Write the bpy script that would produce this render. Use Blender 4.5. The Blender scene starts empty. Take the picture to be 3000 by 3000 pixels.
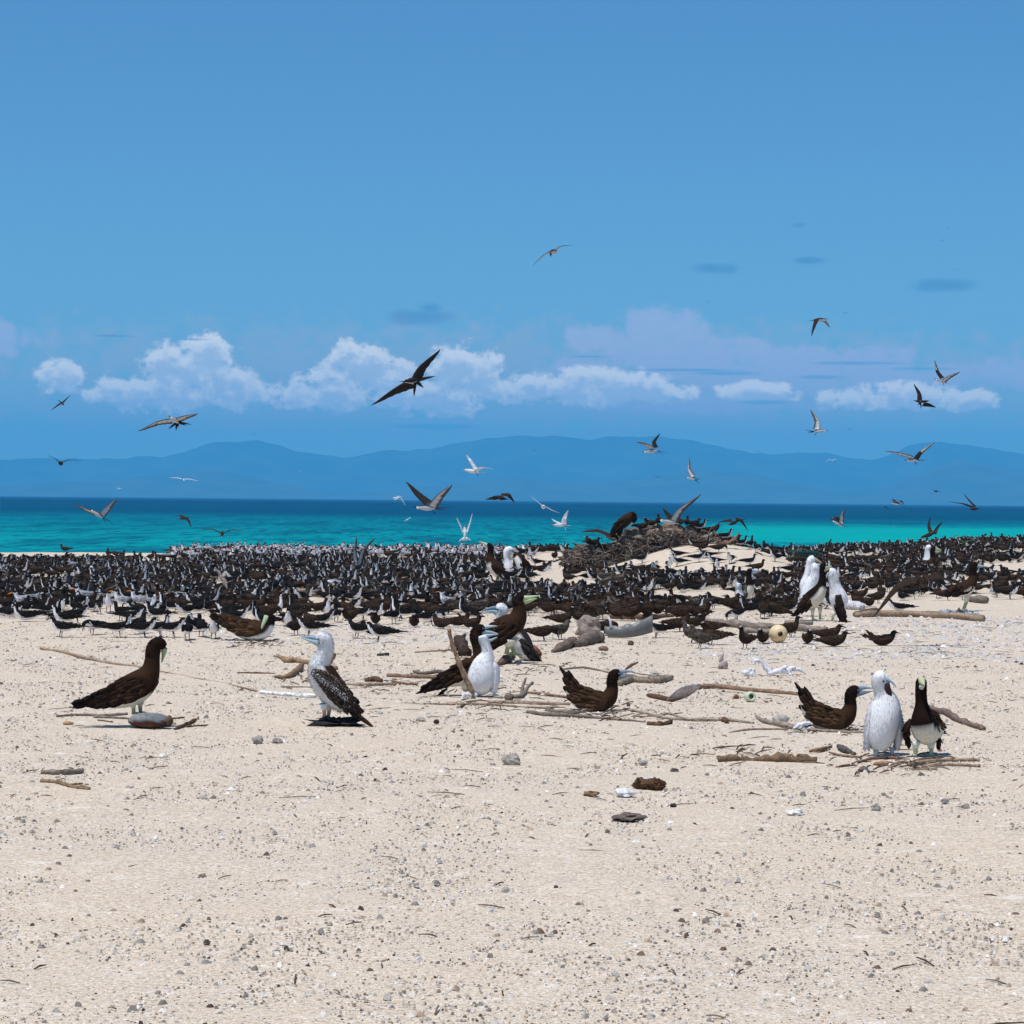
import bpy, math, random
import numpy as np
from mathutils import Vector, Matrix, noise as mnoise

random.seed(7)
sc = bpy.context.scene
COL = sc.collection
R = math.radians

# ------------------------------------------------------------------ camera
F = 7500.0                      # focal length in pixels of the 3000 px picture
CAM_H = 1.5
PITCH = -math.atan((1500 - 1465) / F)
ROLL = 0.00942
fwd = Vector((0, math.cos(PITCH), math.sin(PITCH)))
r0 = Vector((1, 0, 0)); u0 = r0.cross(fwd).normalized()
RIGHT = (r0 * math.cos(ROLL) + u0 * math.sin(ROLL)).normalized()
UP = RIGHT.cross(fwd).normalized()
cam_d = bpy.data.cameras.new('camera')
cam = bpy.data.objects.new('camera', cam_d); COL.objects.link(cam)
M3 = Matrix((RIGHT, UP, -fwd)).transposed()
cam.matrix_world = Matrix.Translation((0, 0, CAM_H)) @ M3.to_4x4()
cam_d.sensor_width = 36; cam_d.lens = 36 * F / 3000
cam_d.clip_start = 0.1; cam_d.clip_end = 60000
sc.camera = cam

# ------------------------------------------------------------------ sun, sky, exposure
SUN_DIR = Vector((-0.22, -0.24, 0.94)).normalized()      # towards the sun
sun_el = math.asin(SUN_DIR.z); sun_az = math.atan2(SUN_DIR.x, SUN_DIR.y)
sd = bpy.data.lights.new('sun', 'SUN'); sd.energy = 4.6; sd.angle = R(0.5); sd.color = (1.0, 0.955, 0.90)
so = bpy.data.objects.new('sun', sd); COL.objects.link(so)
so.rotation_euler = SUN_DIR.to_track_quat('Z', 'Y').to_euler()
sc.view_settings.view_transform = 'Standard'; sc.view_settings.look = 'None'
sc.view_settings.exposure = 0.0; sc.view_settings.gamma = 1.0; sc.view_settings.use_curve_mapping = False
sc.cycles.volume_bounces = 1
sc.cycles.max_bounces = 6; sc.cycles.diffuse_bounces = 3; sc.cycles.glossy_bounces = 2; sc.cycles.transmission_bounces = 2

class NT:
    """small helper to write node trees"""
    def __init__(s, tree): s.t = tree; s.n = tree.nodes; s.l = tree.links
    def node(s, typ, **kw):
        n = s.n.new(typ)
        for k, v in kw.items(): setattr(n, k, v)
        return n
    def set(s, sock, v):
        if hasattr(v, 'is_linked') or isinstance(v, bpy.types.NodeSocket): s.l.new(v, sock)
        else:
            if isinstance(v, (tuple, list)) and sock.type == 'RGBA' and len(v) == 3: v = tuple(v) + (1,)
            sock.default_value = v
    def m(s, op, a, b=None, c=None, clamp=False):
        n = s.node('ShaderNodeMath', operation=op); n.use_clamp = clamp
        s.set(n.inputs[0], a)
        if b is not None: s.set(n.inputs[1], b)
        if c is not None: s.set(n.inputs[2], c)
        return n.outputs[0]
    def mix(s, f, a, b, blend='MIX'):
        n = s.node('ShaderNodeMix', data_type='RGBA', blend_type=blend)
        s.set(n.inputs[0], f); s.set(n.inputs[6], a); s.set(n.inputs[7], b)
        return n.outputs[2]
    def noise(s, vec, scale, detail=2, rough=.5, dim='3D'):
        n = s.node('ShaderNodeTexNoise', noise_dimensions=dim)
        if vec is not None: s.l.new(vec, n.inputs['Vector'])
        n.inputs['Scale'].default_value = scale; n.inputs['Detail'].default_value = detail
        n.inputs['Roughness'].default_value = rough
        return n.outputs['Fac']
    def ramp(s, x, lo, hi, a=0., b=1., smooth=True):
        n = s.node('ShaderNodeMapRange', interpolation_type='SMOOTHSTEP' if smooth else 'LINEAR')
        s.set(n.inputs[0], x); s.set(n.inputs[1], lo); s.set(n.inputs[2], hi); s.set(n.inputs[3], a); s.set(n.inputs[4], b)
        return n.outputs[0]
    def comb(s, x, y, z):
        n = s.node('ShaderNodeCombineXYZ')
        for i, v in enumerate((x, y, z)): s.set(n.inputs[i], v)
        return n.outputs[0]
    def mapping(s, vec, scale=(1, 1, 1), loc=(0, 0, 0)):
        n = s.node('ShaderNodeMapping'); s.l.new(vec, n.inputs[0])
        n.inputs['Scale'].default_value = scale; n.inputs['Location'].default_value = loc
        return n.outputs[0]

world = bpy.data.worlds.new('World'); sc.world = world; world.use_nodes = True
W = NT(world.node_tree)
bg = world.node_tree.nodes['Background']
sky = W.node('ShaderNodeTexSky', sky_type='NISHITA')
sky.sun_disc = False; sky.sun_elevation = sun_el; sky.sun_rotation = sun_az
sky.air_density = 1.0; sky.dust_density = 0.0; sky.ozone_density = 2.0
SKY_S = 0.10
SKY_TINT = (0.41, 0.725, 0.985)
skycol = W.mix(1.0, sky.outputs[0], SKY_TINT, 'MULTIPLY')
tc = W.node('ShaderNodeTexCoord')
sep = W.node('ShaderNodeSeparateXYZ'); W.l.new(tc.outputs['Generated'], sep.inputs[0])
el = W.m('ARCSINE', sep.outputs[2]); az = W.m('ARCTAN2', sep.outputs[0], sep.outputs[1])
# cloud field in sky coordinates (degrees)
eld = W.m('MULTIPLY', el, 57.2958); azd = W.m('MULTIPLY', az, 57.2958)
P0 = W.comb(azd, W.m('MULTIPLY', eld, 1.25), 0.0)
n1 = W.noise(P0, 1.7, 5, .55); n2 = W.noise(P0, 5.0, 5, .6)
def warp_at(P):
    return W.m('ADD', W.m('MULTIPLY', W.m('SUBTRACT', W.noise(P, 1.7, 5, .55), .5), 3.4), W.m('MULTIPLY', W.m('SUBTRACT', W.noise(P, 5.0, 3, .5), .5), 1.3))
warp = W.m('ADD', W.m('MULTIPLY', W.m('SUBTRACT', n1, .5), 3.2), W.m('MULTIPLY', W.m('SUBTRACT', n2, .5), 1.2))
def deg(px, py):
    x = (px - 1500) / F; hor = 1465 + (px - 1500) * 0.00942
    return math.degrees(math.atan(x)), math.degrees(math.atan((hor - py) / F))
def blobs(lst, grow=1.0, up=0.0):
    """union of soft ellipses: (px, py, half width px, half height px)"""
    acc = None
    for (px, py, rw, rh) in lst:
        a, e = deg(px, py); ra = rw * grow / F * 57.3; re = rh * grow / F * 57.3
        dx = W.m('MULTIPLY', W.m('SUBTRACT', azd, a), 1 / ra)
        dy = W.m('MULTIPLY', W.m('SUBTRACT', eld, e - up), 1 / re)
        d = W.m('ADD', W.m('MULTIPLY', dx, dx), W.m('MULTIPLY', dy, dy))
        v = W.m('SUBTRACT', 1.0, d)
        acc = v if acc is None else W.m('MAXIMUM', acc, v)
    return acc
CUM = [(560, 1085, 120, 85), (600, 1045, 85, 52), (640, 1120, 100, 50), (700, 1155, 110, 45), (380, 1150, 110, 45), (480, 1150, 120, 55), (170, 1110, 60, 45),
             (1055, 1065, 85, 58), (990, 1120, 95, 55), (950, 1160, 110, 40), (1150, 1130, 90, 60), (1350, 1085, 95, 65), (1280, 1165, 150, 50), (1400, 1090, 60, 50),
             (1500, 1140, 150, 38), (1750, 1130, 190, 50), (1850, 1145, 180, 32), (2210, 1150, 120, 28), (2500, 1170, 90, 34), (2690, 1160, 140, 34), (2830, 1175, 90, 28)]
cum = blobs(CUM, 1.25); cum_up = blobs(CUM, 1.25, .20)
hi = blobs([(1900, 960, 110, 70), (2000, 965, 90, 60), (1900, 1040, 180, 70), (2100, 1040, 200, 60), (2350, 1060, 170, 50), (2560, 1070, 180, 50), (1720, 990, 90, 45),
            (2200, 1110, 500, 75), (2600, 1130, 320, 70), (2050, 1180, 350, 40), (1700, 1090, 150, 50), (-100, 1000, 200, 80), (3050, 1100, 200, 60)])
veil = blobs([(1500, 1120, 2200, 190), (700, 1200, 1000, 85), (1900, 1190, 1100, 85), (1500, 1200, 700, 50), (2300, 1200, 900, 60)])
dark = blobs([(1225, 930, 130, 32), (1250, 905, 50, 30), (2090, 790, 95, 20), (2370, 768, 60, 14), (2760, 845, 130, 26), (330, 990, 70, 5), (560, 998, 60, 4), (2330, 665, 30, 12)])
streak = blobs([(2130, 1095, 130, 9), (2000, 1085, 220, 6), (2520, 1068, 190, 7), (2400, 1108, 90, 8), (1720, 1045, 90, 5), (2230, 1180, 100, 10), (1270, 1250, 160, 12), (2690, 1085, 120, 6)])
a_c = W.ramp(W.m('ADD', cum, W.m('MULTIPLY', warp, 1.0)), -0.1, 0.62, 0, 0.95)
a_h = W.ramp(W.m('ADD', hi, W.m('MULTIPLY', warp, .8)), -0.2, 0.7, 0, 0.68)
a_v = W.ramp(W.m('ADD', veil, W.m('MULTIPLY', warp, .9)), -0.3, 1.1, 0, 0.62)
a_d = W.ramp(W.m('ADD', dark, W.m('MULTIPLY', warp, .5)), 0.0, 1.2, 0, 0.55)
a_s = W.ramp(W.m('ADD', streak, W.m('MULTIPLY', warp, .3)), 0.0, 1.3, 0, 0.7)
k = 1 / SKY_S
def kc(c): return tuple(x * k for x in c)
shade = W.ramp(W.m('ADD', cum_up, warp_at(W.mapping(P0, loc=(0, .25, 0)))), .0, 1.1, 1, 0)
ccol = W.mix(shade, kc((.62, .71, .85)), kc((1.12, 1.09, 1.04)))  # bright cloud tops, darker bases: sunlight and shade put into the colour
c1 = W.mix(a_v, skycol, kc((.47, .51, .60)))
c1 = W.mix(a_h, c1, kc((.56, .58, .80)))
c1 = W.mix(a_c, c1, ccol)
c1 = W.mix(a_s, c1, kc((.08, .36, .64)))
c1 = W.mix(a_d, c1, kc((.055, .20, .46)))
W.l.new(c1, bg.inputs[0]); bg.inputs[1].default_value = SKY_S

# ------------------------------------------------------------------ helpers: pixels of the photograph <-> metres
CAMP = Vector((0, 0, CAM_H))
def ray(px, py): return (fwd + RIGHT * ((px - 1500) / F) + UP * ((1500 - py) / F))
def at(px, py, d):
    r = ray(px, py); return CAMP + r * (d / r.y)
def project(P):
    q = Vector(P) - CAMP; z = q.dot(fwd)
    return 1500 + F * q.dot(RIGHT) / z, 1500 - F * q.dot(UP) / z
_cx = np.array([-2000, 146, 520, 700, 1500, 1700, 2000, 2400, 2600, 2854, 3300, 6000], float)
_cz = np.array([-.12, -.10, -.07, .01, .02, .05, .10, .17, .25, .43, .6, .6])
def sstep(x): 
    x = np.clip(x, 0, 1); return x * x * (3 - 2 * x)
HUMPS = [(2120, 51, 1.7, 3.4, .56), (1900, 53, 1.1, 3.0, .25), (1610, 57, 1.15, 2.6, .34), (1440, 50, 1.4, 2.5, .06), (2330, 33, 2.0, 2.5, .05)]
def H(x, y):
    """height of the sand"""
    x = np.asarray(x, float); y = np.asarray(y, float)
    yy = np.maximum(y, 1.0)
    crest = np.interp(1500 + x / yy * F, _cx, _cz)
    z = crest * sstep((y - 36) / 32)
    for (px, d, sx, sy, h) in HUMPS:
        X = (px - 1500) / F * d
        z = z + h * np.exp(-((x - X) / sx) ** 2 - ((y - d) / sy) ** 2)
    z = z - np.maximum(y - 72, 0) * .09 - .0005 * np.maximum(y - 72, 0) ** 2
    z = z + .018 * np.sin(x * .9 + y * .31) * np.sin(y * .55 - x * .2) * sstep((y - 4) / 20)
    return z
def hz(x, y): return float(H(x, y))
def ground(px, py):
    """point where the ray of a photo pixel meets the sand"""
    r = ray(px, py); r = r / r.y
    prev = 3.0
    d = 3.0
    while d < 90:
        P = CAMP + r * d
        if P.z < hz(P.x, P.y): break
        prev = d; d += .25
    lo, h_ = prev, d
    for _ in range(14):
        m = (lo + h_) / 2; P = CAMP + r * m
        if P.z < hz(P.x, P.y): h_ = m
        else: lo = m
    P = CAMP + r * h_; P.z = hz(P.x, P.y)
    return P

# ------------------------------------------------------------------ mesh builder
class MB:
    def __init__(s): s.v = []; s.f = []; s.c = []; s.n = {}
    def add(s, vs, fs, col, nrm=None):
        o = len(s.v)
        if nrm is not None:
            for i in range(len(vs)): s.n[o + i] = nrm
        s.v.extend(vs); s.f.extend(tuple(i + o for i in f) for f in fs)
        if isinstance(col, list): s.c.extend(col)
        else: s.c.extend([col] * len(vs))
    def mesh(s, name, mat, smooth=True):
        me = bpy.data.meshes.new(name); me.from_pydata([tuple(p) for p in s.v], [], s.f)
        a = me.color_attributes.new('Col', 'FLOAT_COLOR', 'POINT')
        arr = np.ones((len(s.v), 4), np.float32); arr[:, :3] = np.array(s.c, np.float32)[:, :3]
        a.data.foreach_set('color', arr.ravel())
        if smooth: me.polygons.foreach_set('use_smooth', [True] * len(me.polygons))
        me.materials.append(mat); me.update()
        if s.n:
            nn = [(0, 0, 0)] * len(s.v)
            for i, q in s.n.items(): nn[i] = tuple(q)
            me.normals_split_custom_set_from_vertices(nn)
        return me
    def obj(s, name, mat, loc=(0, 0, 0), smooth=True, parent=None):
        o = bpy.data.objects.new(name, s.mesh(name, mat, smooth)); COL.objects.link(o); o.location = loc
        if parent: o.parent = parent
        return o
def tag(o, label=None, cat=None, group=None, kind=None):
    if label: o['label'] = label
    if cat: o['category'] = cat
    if group: o['group'] = group
    if kind: o['kind'] = kind
    return o
def mat_attr(name, rough=.8, var=.25, scale=60, bump=.3, bscale=200, stretch=(1, 1, 1), spec=.2, coord='Object', sheen=0):
    m = bpy.data.materials.new(name); m.use_nodes = True; N = NT(m.node_tree)
    b = m.node_tree.nodes['Principled BSDF']
    at_ = N.node('ShaderNodeAttribute', attribute_name='Col')
    t = N.node('ShaderNodeTexCoord'); v = N.mapping(t.outputs[coord], stretch)
    n = N.noise(v, scale, 4, .6)
    f = N.ramp(n, .25, .75, 1 - var, 1 + var, False)
    N.l.new(N.mix(1.0, at_.outputs['Color'], N.comb(f, f, f), 'MULTIPLY'), b.inputs['Base Color'])
    b.inputs['Roughness'].default_value = rough; b.inputs['Specular IOR Level'].default_value = spec
    if sheen: b.inputs['Sheen Weight'].default_value = sheen
    bn = N.node('ShaderNodeBump'); bn.inputs['Strength'].default_value = bump; bn.inputs['Distance'].default_value = .004
    N.l.new(N.noise(v, bscale, 3, .6), bn.inputs['Height']); N.l.new(bn.outputs[0], b.inputs['Normal'])
    return m
# ------------------------------------------------------------------ the sand sheet
def sand_material():
    m = bpy.data.materials.new('sand'); m.use_nodes = True; N = NT(m.node_tree)
    b = m.node_tree.nodes['Principled BSDF']
    t = N.node('ShaderNodeTexCoord'); v = t.outputs['Object']
    big = N.noise(v, .35, 3, .5); mid = N.noise(v, 2.2, 4, .6); fine = N.noise(v, 45, 3, .65); grit = N.noise(v, 160, 2, .6)
    c = N.mix(N.ramp(big, .35, .65), (.645, .535, .405), (.62, .525, .41))
    c = N.mix(N.ramp(mid, .45, .75, 0, .55), c, (.72, .62, .49))
    c = N.mix(N.ramp(fine, .46, .64, 0, .68), c, (.34, .28, .215))
    c = N.mix(N.ramp(grit, .51, .66, 0, .72), c, (.24, .195, .165))
    c = N.mix(N.ramp(N.noise(v, 75, 2, .5), .54, .66, 0, .6), c, (.80, .77, .71))
    c = N.mix(N.ramp(N.noise(v, 5.5, 7, .7), .56, .70, 0, .55), c, (.78, .74, .68))
    N.l.new(c, b.inputs['Base Color']); b.inputs['Roughness'].default_value = .95; b.inputs['Specular IOR Level'].default_value = .1
    c2_ = N.noise(v, 7, 3, .55)
    h = N.m('ADD', N.m('ADD', N.m('MULTIPLY', mid, .9), N.m('MULTIPLY', c2_, .8)), N.m('ADD', N.m('MULTIPLY', fine, .30), N.m('MULTIPLY', grit, .10)))
    bn = N.node('ShaderNodeBump'); bn.inputs['Strength'].default_value = .75; bn.inputs['Distance'].default_value = .035
    N.l.new(h, bn.inputs['Height']); N.l.new(bn.outputs[0], b.inputs['Normal'])
    return m
rows = np.concatenate([np.linspace(-30, 4, 12)[:-1], 4 * (100 / 4) ** np.linspace(0, 1, 330)])
tn = np.sinh(np.linspace(-2.2, 2.2, 301)) / math.sinh(2.2) * 1.0
X = tn[None, :] * (np.maximum(np.abs(rows), 6)[:, None] + 4); Y = np.repeat(rows[:, None], 301, 1)
Z = H(X, Y)
V = np.stack([X, Y, Z], -1).reshape(-1, 3)
for i in range(len(V)):
    x, y, z = V[i]
    if y > 5 and abs(x) < y * .3:
        V[i, 2] += .012 * mnoise.noise(Vector((x * 1.7, y * 1.2, 0))) + .006 * mnoise.noise(Vector((x * 6, y * 4, 5)))
nr, nc = X.shape
Fa = [(r * nc + c, r * nc + c + 1, (r + 1) * nc + c + 1, (r + 1) * nc + c) for r in range(nr - 1) for c in range(nc - 1)]
me = bpy.data.meshes.new('sand_beach'); me.from_pydata(V.tolist(), [], Fa); me.polygons.foreach_set('use_smooth', [True] * len(Fa))
me.materials.append(sand_material()); beach = bpy.data.objects.new('sand_beach', me); COL.objects.link(beach); tag(beach, kind='structure')

# ------------------------------------------------------------------ sea
SEA_Z = -1.1
def sea_material():
    m = bpy.data.materials.new('sea'); m.use_nodes = True; N = NT(m.node_tree)
    b = m.node_tree.nodes['Principled BSDF']
    t = N.node('ShaderNodeTexCoord'); v = t.outputs['Object']
    s = N.node('ShaderNodeSeparateXYZ'); N.l.new(v, s.inputs[0])
    big = N.noise(N.mapping(v, (.006, .02, 1)), 1.0, 4, .6)
    y = N.m('ADD', s.outputs[1], N.m('MULTIPLY', N.m('SUBTRACT', big, .5), 90))
    px = N.m('DIVIDE', s.outputs[0], s.outputs[1])           # bearing: the sand bar lies to the right
    ys_ = N.m('ADD', s.outputs[1], N.m('MULTIPLY', N.m('SUBTRACT', N.noise(N.mapping(v, (.05, .03, 1)), 1.0, 5, .65), .5), 130))
    shoal = N.m('MULTIPLY', N.ramp(px, .060, .095), N.m('MULTIPLY', N.ramp(ys_, 150, 185), N.ramp(ys_, 255, 330, 1, 0)))
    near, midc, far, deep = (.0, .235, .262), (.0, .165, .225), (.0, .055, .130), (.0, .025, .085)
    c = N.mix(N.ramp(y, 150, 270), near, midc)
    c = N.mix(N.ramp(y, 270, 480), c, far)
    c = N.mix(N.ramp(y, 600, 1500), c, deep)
    d1 = N.noise(N.mapping(v, (.16, .022, 1)), 1.0, 5, .65)
    c = N.mix(N.ramp(d1, .46, .62, 0, .60), c, (.0, .075, .13))
    w1 = N.noise(N.mapping(v, (1.1, .11, 1)), 1.0, 4, .65)
    c = N.mix(N.ramp(w1, .48, .62, 0, .70), c, (.0, .06, .12))
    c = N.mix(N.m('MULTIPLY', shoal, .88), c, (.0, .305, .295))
    foam_sparkle = N.noise(N.mapping(v, (2.2, .30, 1), (3, 5, 0)), 1.0, 2, .6)
    c = N.mix(N.ramp(foam_sparkle, .74, .78, 0, .7), c, (.8, .85, .85))  # white dots: foam, with sun sparkle painted into the water colour
    df = N.node('ShaderNodeBsdfDiffuse'); gl = N.node('ShaderNodeBsdfGlossy'); mx = N.node('ShaderNodeMixShader'); mx.inputs[0].default_value = .035
    gl.inputs['Roughness'].default_value = .25; N.l.new(c, df.inputs['Color']); N.l.new(df.outputs[0], mx.inputs[1]); N.l.new(gl.outputs[0], mx.inputs[2]); N.l.new(mx.outputs[0], N.n['Material Output'].inputs['Surface'])
    bn = N.node('ShaderNodeBump'); bn.inputs['Strength'].default_value = .6; bn.inputs['Distance'].default_value = .35
    N.l.new(N.m('ADD', w1, N.m('MULTIPLY', d1, 2.0)), bn.inputs['Height']); N.l.new(bn.outputs[0], df.inputs['Normal']); N.l.new(bn.outputs[0], gl.inputs['Normal'])
    return m
ys = [70, 90, 120, 160, 230, 350, 550, 900, 1500, 2600, 4500, 7500, 11800]
xs = [-6000, -2500, -1000, -400, -150, -50, 0, 50, 150, 400, 1000, 2500, 6000]
mv = [(x, y, SEA_Z) for y in ys for x in xs]; n = len(xs)
mf = [(r * n + c, r * n + c + 1, (r + 1) * n + c + 1, (r + 1) * n + c) for r in range(len(ys) - 1) for c in range(n - 1)]
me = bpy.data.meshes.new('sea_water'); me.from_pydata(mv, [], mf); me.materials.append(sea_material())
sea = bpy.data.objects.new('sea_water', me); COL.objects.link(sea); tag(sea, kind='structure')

# ------------------------------------------------------------------ far mountains (11 km away), two ranges
ridge = [(-900, 1300), (-400, 1340), (100, 1345), (146, 1343), (250, 1341), (340, 1345), (400, 1332), (480, 1333), (530, 1325), (600, 1300), (660, 1291), (700, 1293), (750, 1288), (800, 1300), (860, 1318), (930, 1330), (1000, 1340),
         (1060, 1332), (1120, 1318), (1180, 1318), (1230, 1312), (1300, 1302), (1380, 1290), (1450, 1280), (1520, 1274), (1560, 1280), (1650, 1278), (1720, 1282), (1790, 1274), (1860, 1279), (1930, 1275),
         (1990, 1284), (2060, 1300), (2150, 1316), (2250, 1328), (2330, 1325), (2420, 1330), (2540, 1343), (2600, 1330), (2650, 1308), (2700, 1296), (2760, 1292), (2854, 1308), (3000, 1330), (3400, 1350), (4000, 1380)]
def mountain(name, prof, dist, depth, scale, seed, mat):
    pxs = np.arange(prof[0][0], prof[-1][0], 12.0)
    hy = np.interp(pxs, [p[0] for p in prof], [p[1] for p in prof])
    vs = []; rowsn = 10
    for j in range(rowsn):
        t = j / (rowsn - 1)                   # 0 = foot at the shore, 1 = crest
        for i, px in enumerate(pxs):
            hor = 1465 + (px - 1500) * .00942
            h = (hor - hy[i]) * scale / F * dist + CAM_H
            x = (px - 1500) / F * dist; y = dist - depth * (1 - t)
            prof_t = t ** 1.15
            z = -3 + h * prof_t
            if 0 < j: z += ((11 * mnoise.noise(Vector((x * .004, 7, seed))) + 7 * mnoise.noise(Vector((x * .013, 3, seed)))) * t + mnoise.fractal(Vector((x * .0028, y * .0022, seed)), 1, 2, 5) * 40 * t * (1 - t) * 3 + (4 * mnoise.noise(Vector((x * .02, 1, seed))) if j == rowsn - 1 else 0)) * scale
            vs.append((x * (y / dist) if False else x, y, z))
    for px in pxs: vs.append(((px - 1500) / F * dist, dist + 350, -3))
    n = len(pxs)
    fs = [(r * n + c, r * n + c + 1, (r + 1) * n + c + 1, (r + 1) * n + c) for r in range(rowsn) for c in range(n - 1)]
    me = bpy.data.meshes.new(name); me.from_pydata(vs, [], fs); me.polygons.foreach_set('use_smooth', [True] * len(fs))
    me.materials.append(mat); o = bpy.data.objects.new(name, me); COL.objects.link(o); tag(o, kind='structure'); return o
mm = bpy.data.materials.new('forest_hills'); mm.use_nodes = True; N = NT(mm.node_tree)
t = N.node('ShaderNodeTexCoord'); nn = N.noise(t.outputs['Object'], .006, 6, .6)
N.l.new(N.mix(N.ramp(nn, .35, .65), (.035, .06, .025), (.07, .09, .04)), mm.node_tree.nodes['Principled BSDF'].inputs['Base Color'])
mm.node_tree.nodes['Principled BSDF'].inputs['Roughness'].default_value = 1
mountain('hills', ridge, 11500, 900, 1.0, 1, mm)
mountain('foothills', [(-900, 1420), (-300, 1430), (146, 1418), (300, 1405), (450, 1390), (600, 1372), (760, 1395), (900, 1430), (1000, 1446), (1150, 1438), (1300, 1420), (1450, 1398), (1600, 1402), (1750, 1412), (1900, 1398), (2050, 1376), (2180, 1385), (2330, 1412), (2480, 1436), (2600, 1420), (2700, 1380), (2790, 1350), (2900, 1362), (3100, 1400), (3500, 1430), (4000, 1440)], 9300, 700, 1.0, 5, mm)

# ------------------------------------------------------------------ haze: the air of the tropics between here and the hills
x0, x1, y0, y1, z0, z1 = -7000, 7000, -200, 12100, -6.5, 330
vs = [(x, y, z) for z in (z0, z1) for y in (y0, y1) for x in (x0, x1)]
fs = [(0, 2, 3, 1), (4, 5, 7, 6), (0, 1, 5, 4), (1, 3, 7, 5), (3, 2, 6, 7), (2, 0, 4, 6)]
me = bpy.data.meshes.new('haze'); me.from_pydata(vs, [], fs)
hm = bpy.data.materials.new('haze_air'); hm.use_nodes = True; N = NT(hm.node_tree); N.n.clear()
o_ = N.node('ShaderNodeOutputMaterial'); pv = N.node('ShaderNodeVolumePrincipled')
pv.inputs['Color'].default_value = (.10, .58, 1.0, 1); pv.inputs['Density'].default_value = 1.9 / 11500; pv.inputs['Anisotropy'].default_value = .0
N.l.new(pv.outputs[0], o_.inputs['Volume']); me.materials.append(hm)
hz_o = bpy.data.objects.new('haze', me); COL.objects.link(hz_o); tag(hz_o, kind='stuff')
# ------------------------------------------------------------------ birds: shared modelling tools
rnd = random.Random(11)
def lerp(a, b, t): return a + (b - a) * t
def lc(a, b, t): return tuple(lerp(x, y, t) for x, y in zip(a, b))
def cr(p0, p1, p2, p3, t):
    return .5 * ((2 * p1) + (-p0 + p2) * t + (2 * p0 - 5 * p1 + 4 * p2 - p3) * t * t + (-p0 + 3 * p1 - 3 * p2 + p3) * t ** 3)
def resample(st, m):
    """Catmull-Rom through stations (tuples of floats) -> m stations"""
    st = [np.array(s, float) for s in st]; n = len(st); out = []
    for i in range(m):
        u = i / (m - 1) * (n - 1); k = min(int(u), n - 2); t = u - k
        q = cr(st[max(k - 1, 0)], st[k], st[k + 1], st[min(k + 2, n - 1)], t)
        out.append(q)
    return out
class Surf:
    """tube surface: centre line + ring radii; eval(t, angle); angle 90 deg = dorsal"""
    def __init__(s, st, m, side=None, up=None):
        q = resample(st, m); s.m = m
        s.C = [Vector(a[:3]) for a in q]; s.rh = [max(a[3], 1e-5) for a in q]; s.rw = [max(a[4], 1e-5) for a in q]
        s.T = []; s.S = []; s.N = []
        for i in range(m):
            T = (s.C[min(i + 1, m - 1)] - s.C[max(i - 1, 0)])
            T = T.normalized() if T.length > 1e-9 else Vector((1, 0, 0))
            if up is not None:
                N_ = (up - T * T.dot(up)).normalized(); S = N_.cross(T)
            else:
                S = (side - T * T.dot(side)).normalized(); N_ = T.cross(S)
            s.T.append(T); s.S.append(S); s.N.append(N_)
    def eval(s, t, ang):
        u = min(max(t, 0), 1) * (s.m - 1); k = min(int(u), s.m - 2); f = u - k
        L = lambda a: a[k] * (1 - f) + a[k + 1] * f
        c, S, N_, T = L(s.C), L(s.S), L(s.N), L(s.T); rh = lerp(s.rh[k], s.rh[k + 1], f); rw = lerp(s.rw[k], s.rw[k + 1], f)
        ca, sa = math.cos(ang), math.sin(ang)
        P = c + S * (rw * ca) + N_ * (rh * sa)
        n = (S * (ca / rw) + N_ * (sa / rh)).normalized()
        return P, n, T.normalized()
    def skin(s, mb, n, col, close=True):
        vs = []; cs = []
        for i in range(s.m):
            for j in range(n):
                a = 2 * math.pi * j / n; sa, ca = math.sin(a), math.cos(a)
                P = s.C[i] + s.S[i] * (s.rw[i] * ca) + s.N[i] * (s.rh[i] * sa)
                vs.append(P); cs.append(col(i / (s.m - 1), sa, P) if callable(col) else col)
        fs = [(i * n + j, (i + 1) * n + j, (i + 1) * n + (j + 1) % n, i * n + (j + 1) % n) for i in range(s.m - 1) for j in range(n)]
        if close:
            fs.append(tuple(range(n))); fs.append(tuple((s.m - 1) * n + j for j in reversed(range(n))))
        mb.add(vs, fs, cs)
def feather(mb, base, d, nrm, L, w, col, lift=.12, tipw=.35, curl=0.0, thick=.06, point=0):
    """one closed feather blade: pointed-oval, slightly roofed"""
    d = d.normalized(); s = d.cross(nrm).normalized(); n = s.cross(d).normalized()
    prof = [(0, .35), (.35, .95), (.7, 1.0), (.92, tipw + .3), (1.0, .08)]
    if point: prof = [(0, .8), (.3, 1.0), (.6, .72), (.85, .35), (1.0, .03)]
    vs = []; cs = []
    for (u, ww) in prof:
        c = base + d * (L * u) + n * (L * (lift * u + curl * u * u))
        h = w * ww * .5; up = n * (w * .10 * ww)
        cc = lc(col, tuple(min(1, x * 1.5 + .006) for x in col), max(0, u - .6) * 1.2)
        vs += [c - s * h, c + up, c + s * h, c - n * (w * thick)]; cs += [cc, cc, cc, tuple(x * .8 for x in col)]
    fs = []
    for i in range(4):
        a = i * 4; b = a + 4
        for j in range(4): fs.append((a + j, a + (j + 1) % 4, b + (j + 1) % 4, b + j))
    fs.append((0, 3, 2, 1)); fs.append((16, 17, 18, 19))
    mb.add(vs, fs, cs)
def jit(c, a): 
    k = 1 + rnd.uniform(-a, a); return tuple(x * k for x in c)
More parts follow.
